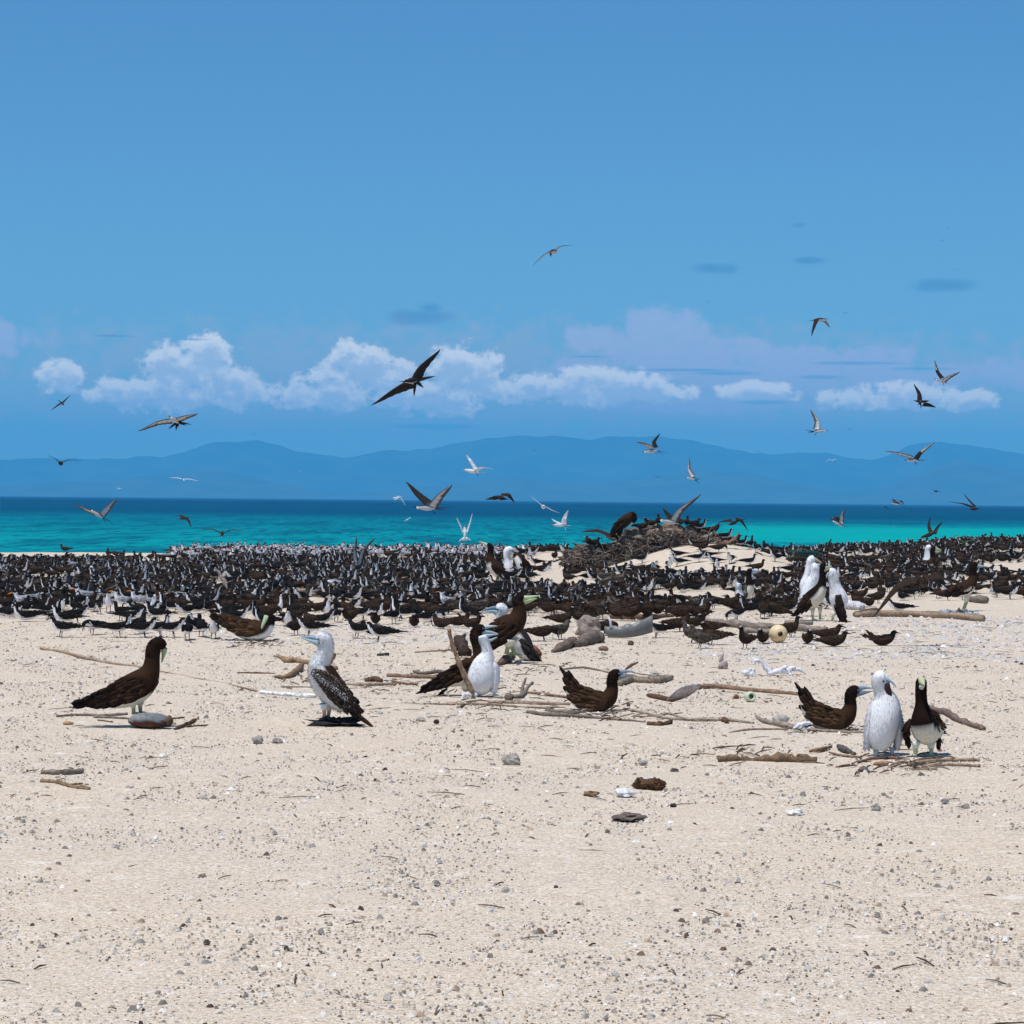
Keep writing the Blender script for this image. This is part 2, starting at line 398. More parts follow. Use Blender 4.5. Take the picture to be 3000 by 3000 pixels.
def shingle(mb, sf, t0, t1, a0, a1, rows, cols, L, w, col, lift=.10, var=.3, sink=.0):
    """rows of overlapping feathers; t0 is the head end, feathers point against the centre line"""
    for r in range(rows):
        t = lerp(t0, t1, (r + .5 * rnd.random()) / rows)
        for c in range(cols):
            a = lerp(a0, a1, (c + (.5 if r % 2 else 0) + rnd.uniform(-.25, .25)) / cols)
            P, n, T = sf.eval(t, a)
            cc = col(t, a) if callable(col) else col
            feather(mb, P - n * (w * .12 + sink), -T + n * rnd.uniform(-.03, .06), n, L * rnd.uniform(.8, 1.25), w * rnd.uniform(.8, 1.2), jit(cc, var), lift * rnd.uniform(.4, 1.3))
def fuzz(mb, sf, n, L, col, t0=0, t1=1, wd=.0022, amin=-math.pi, amax=math.pi):
    for _ in range(n):
        t = rnd.uniform(t0, t1); a = rnd.uniform(amin, amax); P, nn, T = sf.eval(t, a)
        d = (nn * .55 - T * rnd.uniform(.2, 1.1) + Vector((rnd.uniform(-.35, .35), rnd.uniform(-.35, .35), rnd.uniform(-.5, .2)))).normalized()
        s = d.orthogonal().normalized() * wd * rnd.uniform(.7, 1.5); q = d.cross(s).normalized() * s.length
        l = L * rnd.uniform(.4, 1.4); cc = jit(col(t, a) if callable(col) else col, .05); o = P - nn * .002
        mb.add([o + s, o - s * .5 + q * .87, o - s * .5 - q * .87, P + d * l], [(0, 1, 3), (1, 2, 3), (2, 0, 3)], cc, (nn + d * .25).normalized())
def tube(mb, pts, rs, n=6, col=(.3, .3, .3)):
    pts = [Vector(p) for p in pts]; vs = []; prev = None
    for i, p in enumerate(pts):
        T = (pts[min(i + 1, len(pts) - 1)] - pts[max(i - 1, 0)]).normalized()
        if prev is None: prev = T.orthogonal().normalized()
        A = (prev - T * T.dot(prev)); A = A.normalized() if A.length > 1e-6 else T.orthogonal().normalized(); prev = A; B = T.cross(A)
        for j in range(n):
            a = 2 * math.pi * j / n; vs.append(p + (A * math.cos(a) + B * math.sin(a)) * rs[i])
    m = len(pts)
    fs = [(i * n + j, i * n + (j + 1) % n, (i + 1) * n + (j + 1) % n, (i + 1) * n + j) for i in range(m - 1) for j in range(n)]
    fs.append(tuple(reversed(range(n)))); fs.append(tuple((m - 1) * n + j for j in range(n)))
    mb.add(vs, fs, col)
def ball(mb, c, r, col, n=8, sc3=(1, 1, 1)):
    vs = []; 
    for i in range(1, n // 2 + 1):
        th = math.pi * i / (n // 2 + 1)
        for j in range(n):
            a = 2 * math.pi * j / n
            vs.append(Vector(c) + Vector((r * sc3[0] * math.sin(th) * math.cos(a), r * sc3[1] * math.sin(th) * math.sin(a), r * sc3[2] * math.cos(th))))
    vs += [Vector(c) + Vector((0, 0, r * sc3[2])), Vector(c) - Vector((0, 0, r * sc3[2]))]; k = n // 2
    fs = [(i * n + j, (i + 1) * n + j, (i + 1) * n + (j + 1) % n, i * n + (j + 1) % n) for i in range(k - 1) for j in range(n)]
    fs += [(len(vs) - 2, j, (j + 1) % n) for j in range(n)] + [((k - 1) * n + (j + 1) % n, (k - 1) * n + j, len(vs) - 1) for j in range(n)]
    mb.add(vs, fs, col)

M_PLUME = mat_attr('plumage', rough=.75, var=.20, scale=90, bump=.35, bscale=260, spec=.04)
M_DOWN = mat_attr('down_plumage', rough=.95, var=.05, scale=60, bump=.4, bscale=180, spec=.05)
BR_HEAD = (.012, .0058, .004); BR_BACK = (.036, .018, .009); BR_WING = (.021, .011, .006); BR_DARK = (.007, .0045, .004)
CREAM = (.66, .63, .54); WHITE = (.80, .81, .83)
BLUE = (.24, .29, .33); LIME = (.34, .40, .23); GREENLEG = (.36, .44, .28)

class PxBird:
    """a bird measured from the photo: every point is (px, py, depth px) about the foot point, turned into metres
    at the distance of that foot point"""
    def __init__(s, foot, lift=0.0, depth=None):
        s.f = foot; s.G = (at(*foot, depth) if depth else ground(*foot)) + Vector((0, 0, lift)); s.s = F / s.G.y
        s.mb = MB()
    def p(s, px, py, dep=0.0): return Vector(((px - s.f[0]) / s.s, dep / s.s, (s.f[1] - py) / s.s - (s.G.z - ground_z0(s)) * 0))
    def surf(s, st, m, side=1, lateral=True):
        # st: (px, py, half height, half width [, depth])
        q = [(*s.p(a[0], a[1], a[4] if len(a) > 4 else 0), a[2] / s.s, a[3] / s.s) for a in st]
        return Surf(q, m, side=Vector((0, side, 0)))
    def tube(s, pts, rs, col, n=6):
        tube(s.mb, [s.p(*q) for q in pts], [r / s.s for r in rs], n, col)
    def bill(s, pts, rh, rw, col, side=1, m=9):
        sf = s.surf([(p[0], p[1], h, w, p[2] if len(p) > 2 else 0) for p, h, w in zip(pts, rh, rw)], m, side); sf.skin(s.mb, 8, col)
    def eye(s, px, py, dep, r=2.2, col=(.01, .01, .01), ring=None):
        if ring: ball(s.mb, s.p(px, py, dep), r * 1.5 / s.s, ring, 8)
        ball(s.mb, s.p(px, py, dep - r * .8 if dep < 0 else dep + r * .8), r / s.s, col, 8)
    def foot_web(s, px, py, dep, side, size, col, splay=1.0):
        """webbed foot: three toes and the web between, flat on the ground"""
        c = s.p(px, py, dep); k = size / s.s; t = .0035
        h = c + Vector((0, 0, .010)); toes = []
        for a in (-.55, -.05, .45):
            toes.append(c + Vector((side * k * math.cos(a), k * math.sin(a) * splay, .003)))
        for q in toes: tube(s.mb, [h, h.lerp(q, .5) + Vector((0, 0, .004)), q], [.007, .006, .003], 5, col)
        vs = [h] + toes + [h - Vector((0, 0, t))] + [q - Vector((0, 0, t)) for q in toes]
        s.mb.add(vs, [(0, 1, 2), (0, 2, 3), (4, 6, 5), (4, 7, 6), (1, 5, 6, 2), (2, 6, 7, 3), (0, 3, 7, 4), (0, 4, 5, 1)], col)
        tube(s.mb, [h, c + Vector((-side * k * .3, 0, .003))], [.006, .003], 5, col)
    def leg(s, top, knee, foot, col, r=(9, 5.5, 5), side=1, size=26, thigh=None, web=True):
        if thigh: s.tube([top, knee], [r[0] * 1.3, r[1] * 1.1], thigh, 8)
        s.tube([top, knee, foot], r, col, 8)
        if web: s.foot_web(foot[0], foot[1], foot[2] if len(foot) > 2 else 0, side, size, col)
    def wing(s, st, dep, side, col, rows=9, cols=7, L=30, w=13, near=True, quills=True, thick=5, t_feather=(.92, .10), vary=.45, m=16):
        """folded wing: stations run wing tip -> shoulder: (px, py, half height), lying at depth dep"""
        q = [(a[0], a[1], a[2], thick * (1 if i else .4), (dep if len(a) < 4 else a[3])) for i, a in enumerate(st)]
        sf = s.surf(q, m, side); sf.skin(s.mb, 14, col if callable(col) else (lambda t, d, P: lc(BR_DARK, col, min(1, t * 1.6))))
        # outer side is the camera side for dep<0
        mid = math.pi if (side > 0) == (dep < 0) else 0.0
        mid = math.pi if side * (-1 if dep < 0 else 1) < 0 else 0.0
        a0, a1 = mid - 1.35, mid + 1.35
        cf = (lambda t, a: lc(BR_DARK, col if not callable(col) else col(t, 0, None), min(1, t * 1.5))) 
        shingle(s.mb, sf, t_feather[0], t_feather[1], a0, a1, rows, cols, L / s.s, w / s.s, cf, .05, vary)
        return sf
    def quill(s, a, b, w, col, n=Vector((0, -1, 0)), lift=0.0):
        A, B = s.p(*a), s.p(*b); feather(s.mb, A, B - A, n, (B - A).length, w / s.s, col, lift, .25)
    def done(s, name, label, cat, group=None, mat=None):
        o = s.mb.obj(name, mat or M_PLUME, s.G); tag(o, label, cat, group); return o
def ground_z0(b): return b.G.z

# colour rules ---------------------------------------------------------------------------------------------
def booby_col(t_white0, t_white1, dmax=0.15, white=CREAM, head_t=.8):
    def f(t, d, P):
        if t_white0 < t < t_white1 and d < dmax: return white
        if t <= t_white0 and d < -.3 and t > .06: return white
        return BR_HEAD if t > head_t else lc(BR_BACK, BR_HEAD, max(0, (t - .5) * 2) if t > .5 else 0)
    return f
# ------------------------------------------------------------------ the large foreground birds (boobies)
PI = math.pi
G_BOOBY = 'brown boobies and their chicks in front of the colony'
# 1. adult on a coconut, left, seen from behind, facing right and away
def booby_left():
    b = PxBird((406, 2096), lift=0.0)
    b.G = ground(430, 2133) + Vector((0, .02, 0)); b.s = F / b.G.y; b.G.x = (406 - 1500) / b.s; b.G.z += (2133 - 2096) / b.s
    body = [(232, 2062, 4, 6), (275, 2058, 11, 16), (320, 2051, 26, 30), (362, 2036, 41, 40), (402, 2016, 47, 43), (432, 1988, 39, 37), (446, 1960, 27, 27), (450, 1932, 22, 23), (452, 1908, 22, 23), (460, 1892, 23, 23), (474, 1888, 20, 19), (488, 1895, 9, 9)]
    sf = b.surf(body, 34, 1); sf.skin(b.mb, 22, booby_col(.10, .42, -.25))
    shingle(b.mb, sf, .56, .14, -.15, PI + .15, 9, 13, 26 / b.s, 13 / b.s, BR_BACK, .10)
    shingle(b.mb, sf, .94, .56, -PI, PI, 12, 16, 11 / b.s, 7 / b.s, BR_HEAD, .04, .2)
    w = [(222, 2062, 4), (268, 2058, 11), (320, 2044, 22), (372, 2026, 34), (412, 2012, 34), (440, 2002, 26), (458, 1990, 13)]
    b.wing(w, -38, 1, BR_WING, 10, 8, 34, 14); b.wing(w, 36, 1, BR_WING, 6, 6, 34, 16)
    for i in range(7):
        b.quill((300 + i * 3, 2046 + i * 3, -34 + i * 2), (214 + i * 11, 2063 + i * 2.4, -14 + i * 3), 11, jit(BR_DARK, .3))
    for i in range(6): b.quill((290, 2054, -12 + i * 5), (212 + i * 9, 2062 + i * 1.5, -14 + i * 6), 10, jit(BR_WING, .3), Vector((0, -.8, .6)))
    b.bill([(484, 1899, 4), (482, 1918, 8), (476, 1942, 12)], [10, 6, 1.5], [8, 5, 1.5], LIME)
    b.eye(490, 1897, -8, 2)
    b.leg((392, 2052, -12), (398, 2074, -12), (398, 2093, -12), LIME, (12, 6, 5.5), 1, 22, CREAM)
    b.leg((415, 2046, 10), (414, 2070, 10), (416, 2093, 8), LIME, (12, 6, 5.5), 1, 22, CREAM)
    return b.done('booby', 'brown booby standing on a grey coconut at the left, bill tucked to its breast', 'booby', G_BOOBY)
booby_left()

# 2. moulting fledgling with a white woolly neck, facing left, standing on dark weed
def fledgling():
    b = PxBird((950, 2126))
    S = -1
    def col(t, d, P):
        if t > .46: return (.76, .78, .82) if d > -.75 or t > .80 else (.42, .50, .55)
        if d > .35: return BR_BACK
        return (.70, .70, .70)
    body = [(1040, 2082, 8, 12), (1015, 2068, 22, 24), (990, 2045, 36, 34), (962, 2010, 44, 38), (942, 1975, 41, 36), (935, 1948, 32, 31), (944, 1928, 24, 25), (953, 1905, 22, 23), (952, 1882, 23, 24), (944, 1871, 22, 22), (934, 1870, 15, 15), (926, 1872, 8, 8)]
    sf = b.surf(body, 36, S); sf.skin(b.mb, 22, col)
    fuzz(b.mb, sf, 2600, .014, lambda t, a: (.78, .80, .84), .46, .97)
    fuzz(b.mb, sf, 900, .016, lambda t, a: (.74, .74, .75), .10, .46, .0025, -PI, -.2)
    shingle(b.mb, sf, .48, .06, .35, PI - .35, 9, 8, 28 / b.s, 15 / b.s, (.085, .055, .038), .14, .4)
    def wc(t, d, P): return (.045, .032, .024)
    w = [(1058, 2092, 5), (1030, 2068, 16), (1002, 2040, 24), (972, 2008, 27), (945, 1982, 22), (924, 1968, 13), (915, 1962, 7)]
    wf = b.wing(w, -38, S, wc, 10, 7, 26, 12, vary=.5); b.wing(w, 36, S, wc, 5, 5, 30, 16)
    fuzz(b.mb, wf, 450, .012, lambda t, a: (.38, .36, .34), .18, .98, .0028, PI * .15 if False else -PI, PI)
    for i in range(300):   # pale woolly band along the upper edge of the wing
        t = rnd.random(); c = b.p(lerp(918, 1022, t) + rnd.uniform(-4, 4), lerp(1968, 2046, t) + rnd.uniform(-9, 7), -44 - rnd.random() * 3)
        d = Vector((rnd.uniform(-1, 1), -1, rnd.uniform(-1, .6))).normalized() * .014; s_ = d.cross(Vector((0, 0, 1))).normalized() * .003
        b.mb.add([c - s_, c + s_, c + d], [(0, 1, 2)], jit((.55, .55, .56), .25))
    for i in range(7): b.quill((1020, 2070, -20 + i * 5), (1098 - i * 5, 2131 - i * 2.5, -12 + i * 4), 13, jit((.06, .038, .026), .4))
    for i in range(4): b.quill((1030, 2060, -30), (1066 - i * 9, 2088 + i * 6, -20), 9, jit(BR_DARK, .3))
    b.quill((1035, 2062, 20), (1067, 2088, 24), 8, BR_DARK)
    b.bill([(932, 1870, 0), (915, 1868, 0), (895, 1866, 0), (879, 1866, 0)], [9, 5.5, 3.2, 1.2], [9, 6, 3.5, 1.2], (.26, .38, .48), S)
    b.bill([(934, 1884, 0), (918, 1880, 0), (897, 1874, 0), (880, 1870, 0)], [14, 8, 3.5, 1.2], [9, 7, 4, 1.2], (.36, .47, .52), S)
    b.eye(931, 1872, -10, 2.6, (.012, .012, .02), (.13, .2, .3))
    b.leg((948, 2060, -10), (950, 2080, -8), (950, 2106, -6), (.55, .38, .32), (11, 6, 5), S, 24, (.78, .79, .80))
    b.leg((962, 2060, 14), (963, 2082, 12), (960, 2104, 12), (.55, .38, .32), (11, 6, 5), S, 22, (.78, .79, .80))
    return b.done('booby_fledgling', 'moulting booby fledgling with woolly white neck and speckled brown wings, facing left', 'booby', G_BOOBY)
fledgling()

# 3. adult with open bill, facing right, behind the leaning stick
def booby_centre():
    b = PxBird((1368, 2040)); S = 1
    body = [(1262, 2012, 5, 8), (1300, 2000, 14, 20), (1335, 1985, 28, 30), (1372, 1966, 38, 34), (1398, 1946, 32, 30), (1406, 1920, 23, 23), (1400, 1892, 19, 20), (1393, 1866, 19, 20), (1396, 1850, 18, 18), (1407, 1842, 15, 15), (1418, 1843, 9, 9)]
    sf = b.surf(body, 34, S); sf.skin(b.mb, 22, booby_col(.10, .38, -.2))
    shingle(b.mb, sf, .52, .08, -.1, PI + .1, 9, 12, 24 / b.s, 13 / b.s, BR_BACK, .14)
    shingle(b.mb, sf, .94, .52, -PI, PI, 12, 16, 11 / b.s, 7 / b.s, BR_HEAD, .05, .2)
    w = [(1232, 2022, 4), (1275, 2004, 10), (1315, 1984, 18), (1352, 1966, 22), (1385, 1952, 19), (1402, 1944, 9)]
    b.wing(w, -30, S, BR_WING, 9, 7, 30, 13); b.wing(w, 30, S, BR_WING, 5, 5, 30, 15)
    for i in range(7): b.quill((1290, 1998, -24 + i * 3), (1218 + i * 12, 2034 - i * 2, -10 + i * 3), 10, jit(BR_DARK, .3))
    b.quill((1310, 2018, 22), (1280, 2042, 20), 9, BR_DARK)
    b.bill([(1412, 1838, 0), (1430, 1835, 0), (1455, 1833, 0)], [8, 4.5, 1], [8, 5, 1], (.45, .53, .55), S)
    b.bill([(1410, 1852, 0), (1432, 1852, 0), (1458, 1856, 0)], [10, 6, 1.2], [9, 6, 1.2], (.30, .40, .44), S)
    b.eye(1412, 1841, -10, 2.6, (.01, .01, .01), (.2, .28, .34))
    b.leg((1362, 1996, -8), (1366, 2018, -8), (1362, 2038, -8), GREENLEG, (15, 8, 6), S, 30, CREAM)
    b.leg((1375, 1996, 14), (1380, 2018, 12), (1376, 2036, 12), GREENLEG, (15, 8, 6), S, 26, CREAM)
    return b.done('booby', 'adult booby with open bill behind the leaning stick, pressed against its white chick', 'booby', G_BOOBY)
booby_centre()
def chick_centre():
    b = PxBird((1418, 2044)); S = 1
    body = [(1392, 2032, 12, 16, 10), (1404, 2010, 36, 34, 8), (1412, 1978, 42, 38, 6), (1418, 1945, 34, 32, 6), (1426, 1914, 18, 19, 6), (1421, 1890, 14, 15, 6), (1415, 1872, 15, 15, 8), (1412, 1862, 12, 12, 8)]
    sf = b.surf(body, 26, S); sf.skin(b.mb, 20, (.78, .80, .83))
    fuzz(b.mb, sf, 3500, .009, (.80, .82, .85), 0, .95, .0015)
    arm = b.surf([(1446, 2028, 8, 9, -4), (1450, 1998, 12, 12, -4), (1450, 1975, 13, 13, -2), (1446, 1952, 13, 13, 0), (1440, 1942, 8, 8, 2)], 12, S)
    arm.skin(b.mb, 12, (.80, .81, .84)); fuzz(b.mb, arm, 700, .014, (.82, .84, .87))
    b.bill([(1416, 1866, 6), (1434, 1861, 5), (1458, 1858, 2)], [8, 4, 1], [8, 5, 1], (.32, .42, .48), S)
    b.bill([(1416, 1876, 6), (1434, 1876, 5), (1455, 1866, 2)], [8, 5, 1], [7, 5, 1], (.36, .46, .50), S)
    b.leg((1446, 2015, -6), (1448, 2030, -8), (1450, 2043, -8), (.35, .45, .48), (8, 5, 4.5), S, 24)
    b.leg((1395, 2030, -14), (1392, 2038, -16), (1386, 2046, -18), (.50, .60, .68), (8, 6, 5), -1, 26)
    return b.done('booby_chick', 'big white downy booby chick standing against the adult with the open bill', 'booby', G_BOOBY, M_DOWN)
chick_centre()

# 4. adult and fledgling behind them
def booby_behind():
    b = PxBird((1488, 1945)); S = 1
    body = [(1418, 1866, 6, 8), (1440, 1862, 20, 22), (1462, 1852, 32, 30), (1490, 1836, 38, 32), (1512, 1816, 30, 28), (1520, 1792, 22, 22), (1518, 1772, 18, 18), (1517, 1760, 18, 18), (1524, 1752, 14, 14), (1532, 1754, 8, 8)]
    sf = b.surf(body, 32, S); sf.skin(b.mb, 22, booby_col(.10, .36, -.4))
    shingle(b.mb, sf, .52, .06, -.1, PI + .1, 9, 12, 22 / b.s, 12 / b.s, BR_BACK, .14)
    shingle(b.mb, sf, .94, .52, -PI, PI, 12, 14, 10 / b.s, 6 / b.s, BR_HEAD, .05, .2)
    w = [(1404, 1892, 6), (1425, 1884, 16), (1455, 1868, 24), (1485, 1850, 24), (1508, 1836, 18), (1520, 1828, 8)]
    b.wing(w, -30, S, BR_WING, 8, 7, 28, 12); b.wing(w, 30, S, BR_WING, 4, 5, 28, 14)
    for i in range(6): b.quill((1440, 1875, -20 + i * 5), (1392 + i * 9, 1898 - i * 3, -10 + i * 3), 10, jit(BR_DARK, .3))
    b.bill([(1528, 1752, 0), (1545, 1750, 0), (1562, 1747, -2), (1580, 1744, -2)], [8, 6, 3.5, 1], [8, 5, 3, 1], (.46, .54, .32), S)
    b.bill([(1528, 1762, 0), (1543, 1760, 0), (1560, 1755, -2), (1572, 1752, -2)], [10, 8, 4, 1], [7, 5, 3, 1], (.40, .48, .28), S)
    b.eye(1530, 1752, -10, 2)
    b.leg((1490, 1872, -10), (1488, 1895, -10), (1482, 1916, -12), LIME, (20, 7, 5), S, 22, CREAM)
    b.leg((1500, 1868, 10), (1500, 1895, 10), (1508, 1920, 6), LIME, (18, 6, 5), S, 22, CREAM)
    return b.done('booby', 'adult booby with lime green bill on a driftwood stump behind the embracing pair', 'booby', G_BOOBY)
booby_behind()
def fledge_behind():
    b = PxBird((1520, 1938)); S = -1
    def col(t, d, P):
        if t > .62: return (.78, .80, .83)
        return (.70, .71, .72) if d < .45 else (.03, .025, .025)
    body = [(1562, 1938, 8, 12, 22), (1545, 1915, 24, 26, 24), (1525, 1888, 34, 32, 26), (1500, 1850, 30, 28, 28), (1478, 1825, 22, 22, 26), (1468, 1806, 17, 18, 24), (1470, 1789, 18, 18, 22), (1462, 1784, 16, 16, 22), (1454, 1786, 8, 8, 22)]
    sf = b.surf(body, 28, S); sf.skin(b.mb, 20, col); fuzz(b.mb, sf, 1500, .012, lambda t, a: (.80, .82, .85), .45, .96)
    w = [(1592, 1952, 3, 6), (1565, 1925, 9, 2), (1540, 1895, 15, -2), (1520, 1875, 10, 0)]
    b.wing(w, -4, S, lambda t, d, P: (.03, .026, .024), 7, 5, 24, 11, vary=.6)
    b.bill([(1456, 1784, 22), (1440, 1783, 20), (1412, 1790, 18)], [8, 5, 1.5], [8, 5, 1.5], (.16, .24, .32), S)
    b.bill([(1456, 1796, 22), (1440, 1792, 20), (1416, 1795, 18)], [11, 6, 1.5], [8, 5, 1.5], (.32, .45, .54), S)
    b.eye(1456, 1786, 10, 2.4, (.01, .01, .02), (.13, .2, .3))
    b.leg((1535, 1905, 14), (1532, 1922, 12), (1530, 1936, 10), (.5, .5, .42), (12, 6, 5), S, 22)
    return b.done('booby_fledgling', 'white-headed booby fledgling standing behind the lime-billed adult, facing left, bill open', 'booby', G_BOOBY)
fledge_behind()

# 5, 6. sitting adults with cocked tails
def booby_sit(foot, sc_, name, label, bill=BLUE, ox=0, oy=0):
    b = PxBird(foot); S = 1
    fx, fy = foot
    def q(l): return [((a[0] - 1745) * sc_ + fx, (a[1] - 2082) * sc_ + fy, *[v * sc_ for v in a[2:]]) for a in l]
    body = q([(1660, 2000, 6, 8), (1672, 2020, 17, 18), (1692, 2040, 29, 28), (1722, 2052, 34, 34), (1755, 2054, 32, 32), (1782, 2044, 26, 28), (1793, 2018, 18, 20), (1792, 1996, 16, 18), (1797, 1980, 17, 18), (1806, 1973, 15, 15), (1815, 1973, 9, 9)])
    def col(t, d, P):
        if t < .36 and d < -.25: return CREAM
        return BR_HEAD if t > .62 else BR_BACK
    sf = b.surf(body, 34, S); sf.skin(b.mb, 22, col)
    shingle(b.mb, sf, .56, .10, -.2, PI + .2, 9, 12, 24 * sc_ / b.s, 13 * sc_ / b.s, BR_BACK, .12)
    shingle(b.mb, sf, .94, .56, -PI, PI, 11, 16, 10 * sc_ / b.s, 6 * sc_ / b.s, BR_HEAD, .05, .2)
    w = q([(1662, 1978, 4), (1672, 2004, 10), (1690, 2030, 22), (1718, 2044, 29), (1750, 2054, 26), (1775, 2062, 14)])
    b.wing(w, -32 * sc_, S, (.050, .028, .015), 9, 8, 30 * sc_, 13 * sc_); b.wing(w, 32 * sc_, S, BR_WING, 5, 5, 30 * sc_, 15 * sc_)
    for i in range(5):
        a = q([(1680, 2012, 0), (1636 + i * 6, 1950 + i * 8, 0)])
        b.quill((a[0][0], a[0][1], -8 + i * 4), (a[1][0], a[1][1], -10 + i * 5), 11 * sc_, jit(BR_WING, .4), Vector((0, -1, .3)))
    for i in range(5):
        a = q([(1688, 2010, 0), (1662 + i * 4, 1962 + i * 6, 0)])
        b.quill((a[0][0], a[0][1], -26), (a[1][0], a[1][1], -18), 12 * sc_, jit(BR_DARK, .3))
    B = q([(1808, 1970, 0), (1830, 1966, 0), (1856, 1967, 0)]); B2 = q([(1808, 1982, 0), (1828, 1980, 0), (1854, 1975, 0)])
    b.bill([x[:3] for x in B], [9 * sc_, 5, 1], [8, 5, 1], bill, S); b.bill([x[:3] for x in B2], [11 * sc_, 6, 1], [8, 5, 1], tuple(v * .85 for v in bill), S)
    e = q([(1812, 1973, 0)])[0]; b.eye(e[0], e[1], -11 * sc_, 2.2, (.01, .01, .01), (.15, .22, .3))
    return b.done('booby', label, 'booby', G_BOOBY)
booby_sit((1745, 2082), 1.0, 'a', 'brown booby sitting low with cocked tail and open blue bill amid scattered sticks')
booby_sit((2440, 2137), 1.06, 'b', 'brown booby lying with cocked tail, reaching its blue bill to the tall white chick', (.20, .28, .36))

# 7. tall white chick, right
def chick_right():
    b = PxBird((2590, 2214)); S = 1
    body = [(2572, 2196, 20, 28), (2576, 2172, 38, 42), (2582, 2130, 48, 50), (2590, 2088, 50, 48), (2592, 2052, 38, 38), (2584, 2028, 26, 28), (2578, 2006, 25, 28), (2578, 1992, 26, 28), (2583, 1983, 22, 25), (2590, 1981, 10, 12)]
    sf = b.surf(body, 34, S); sf.skin(b.mb, 26, (.78, .79, .81))
    fuzz(b.mb, sf, 9000, .006, (.80, .81, .83), 0, .96, .0015)
    for sx, dp in ((-1, -8), (1, 4)):
        ww = b.surf([(2582 + sx * 44, 2196, 6, 8, dp), (2588 + sx * 46, 2150, 12, 16, dp), (2590 + sx * 40, 2105, 14, 20, dp), (2590 + sx * 26, 2068, 12, 16, dp), (2590 + sx * 12, 2046, 6, 8, dp)], 14, S)
        ww.skin(b.mb, 12, (.79, .80, .83)); fuzz(b.mb, ww, 1500, .016, (.81, .82, .85))
    b.bill([(2590, 1988, -18), (2604, 1994, -26), (2616, 2006, -30), (2619, 2012, -31)], [6.5, 3.6, 1.8, .8], [7, 4.5, 2, .8], (.24, .35, .45), S)
    b.bill([(2590, 2004, -18), (2596, 2022, -24), (2604, 2040, -24), (2607, 2056, -22)], [12, 10, 6, 1.5], [10, 8, 5, 1.5], (.045, .022, .026), S)
    b.eye(2582, 1994, -26, 2.6, (.01, .01, .015), (.16, .22, .28))
    b.leg((2565, 2196, -12), (2564, 2204, -14), (2563, 2213, -16), (.40, .46, .48), (10, 7, 5), S, 24)
    b.leg((2612, 2188, -8), (2612, 2200, -10), (2611, 2213, -10), (.34, .42, .46), (10, 6, 5), S, 24)
    return b.done('booby_chick', 'tallest fluffy white booby chick, upright with dark open throat and drooping blue bill', 'booby', G_BOOBY, M_DOWN)
chick_right()

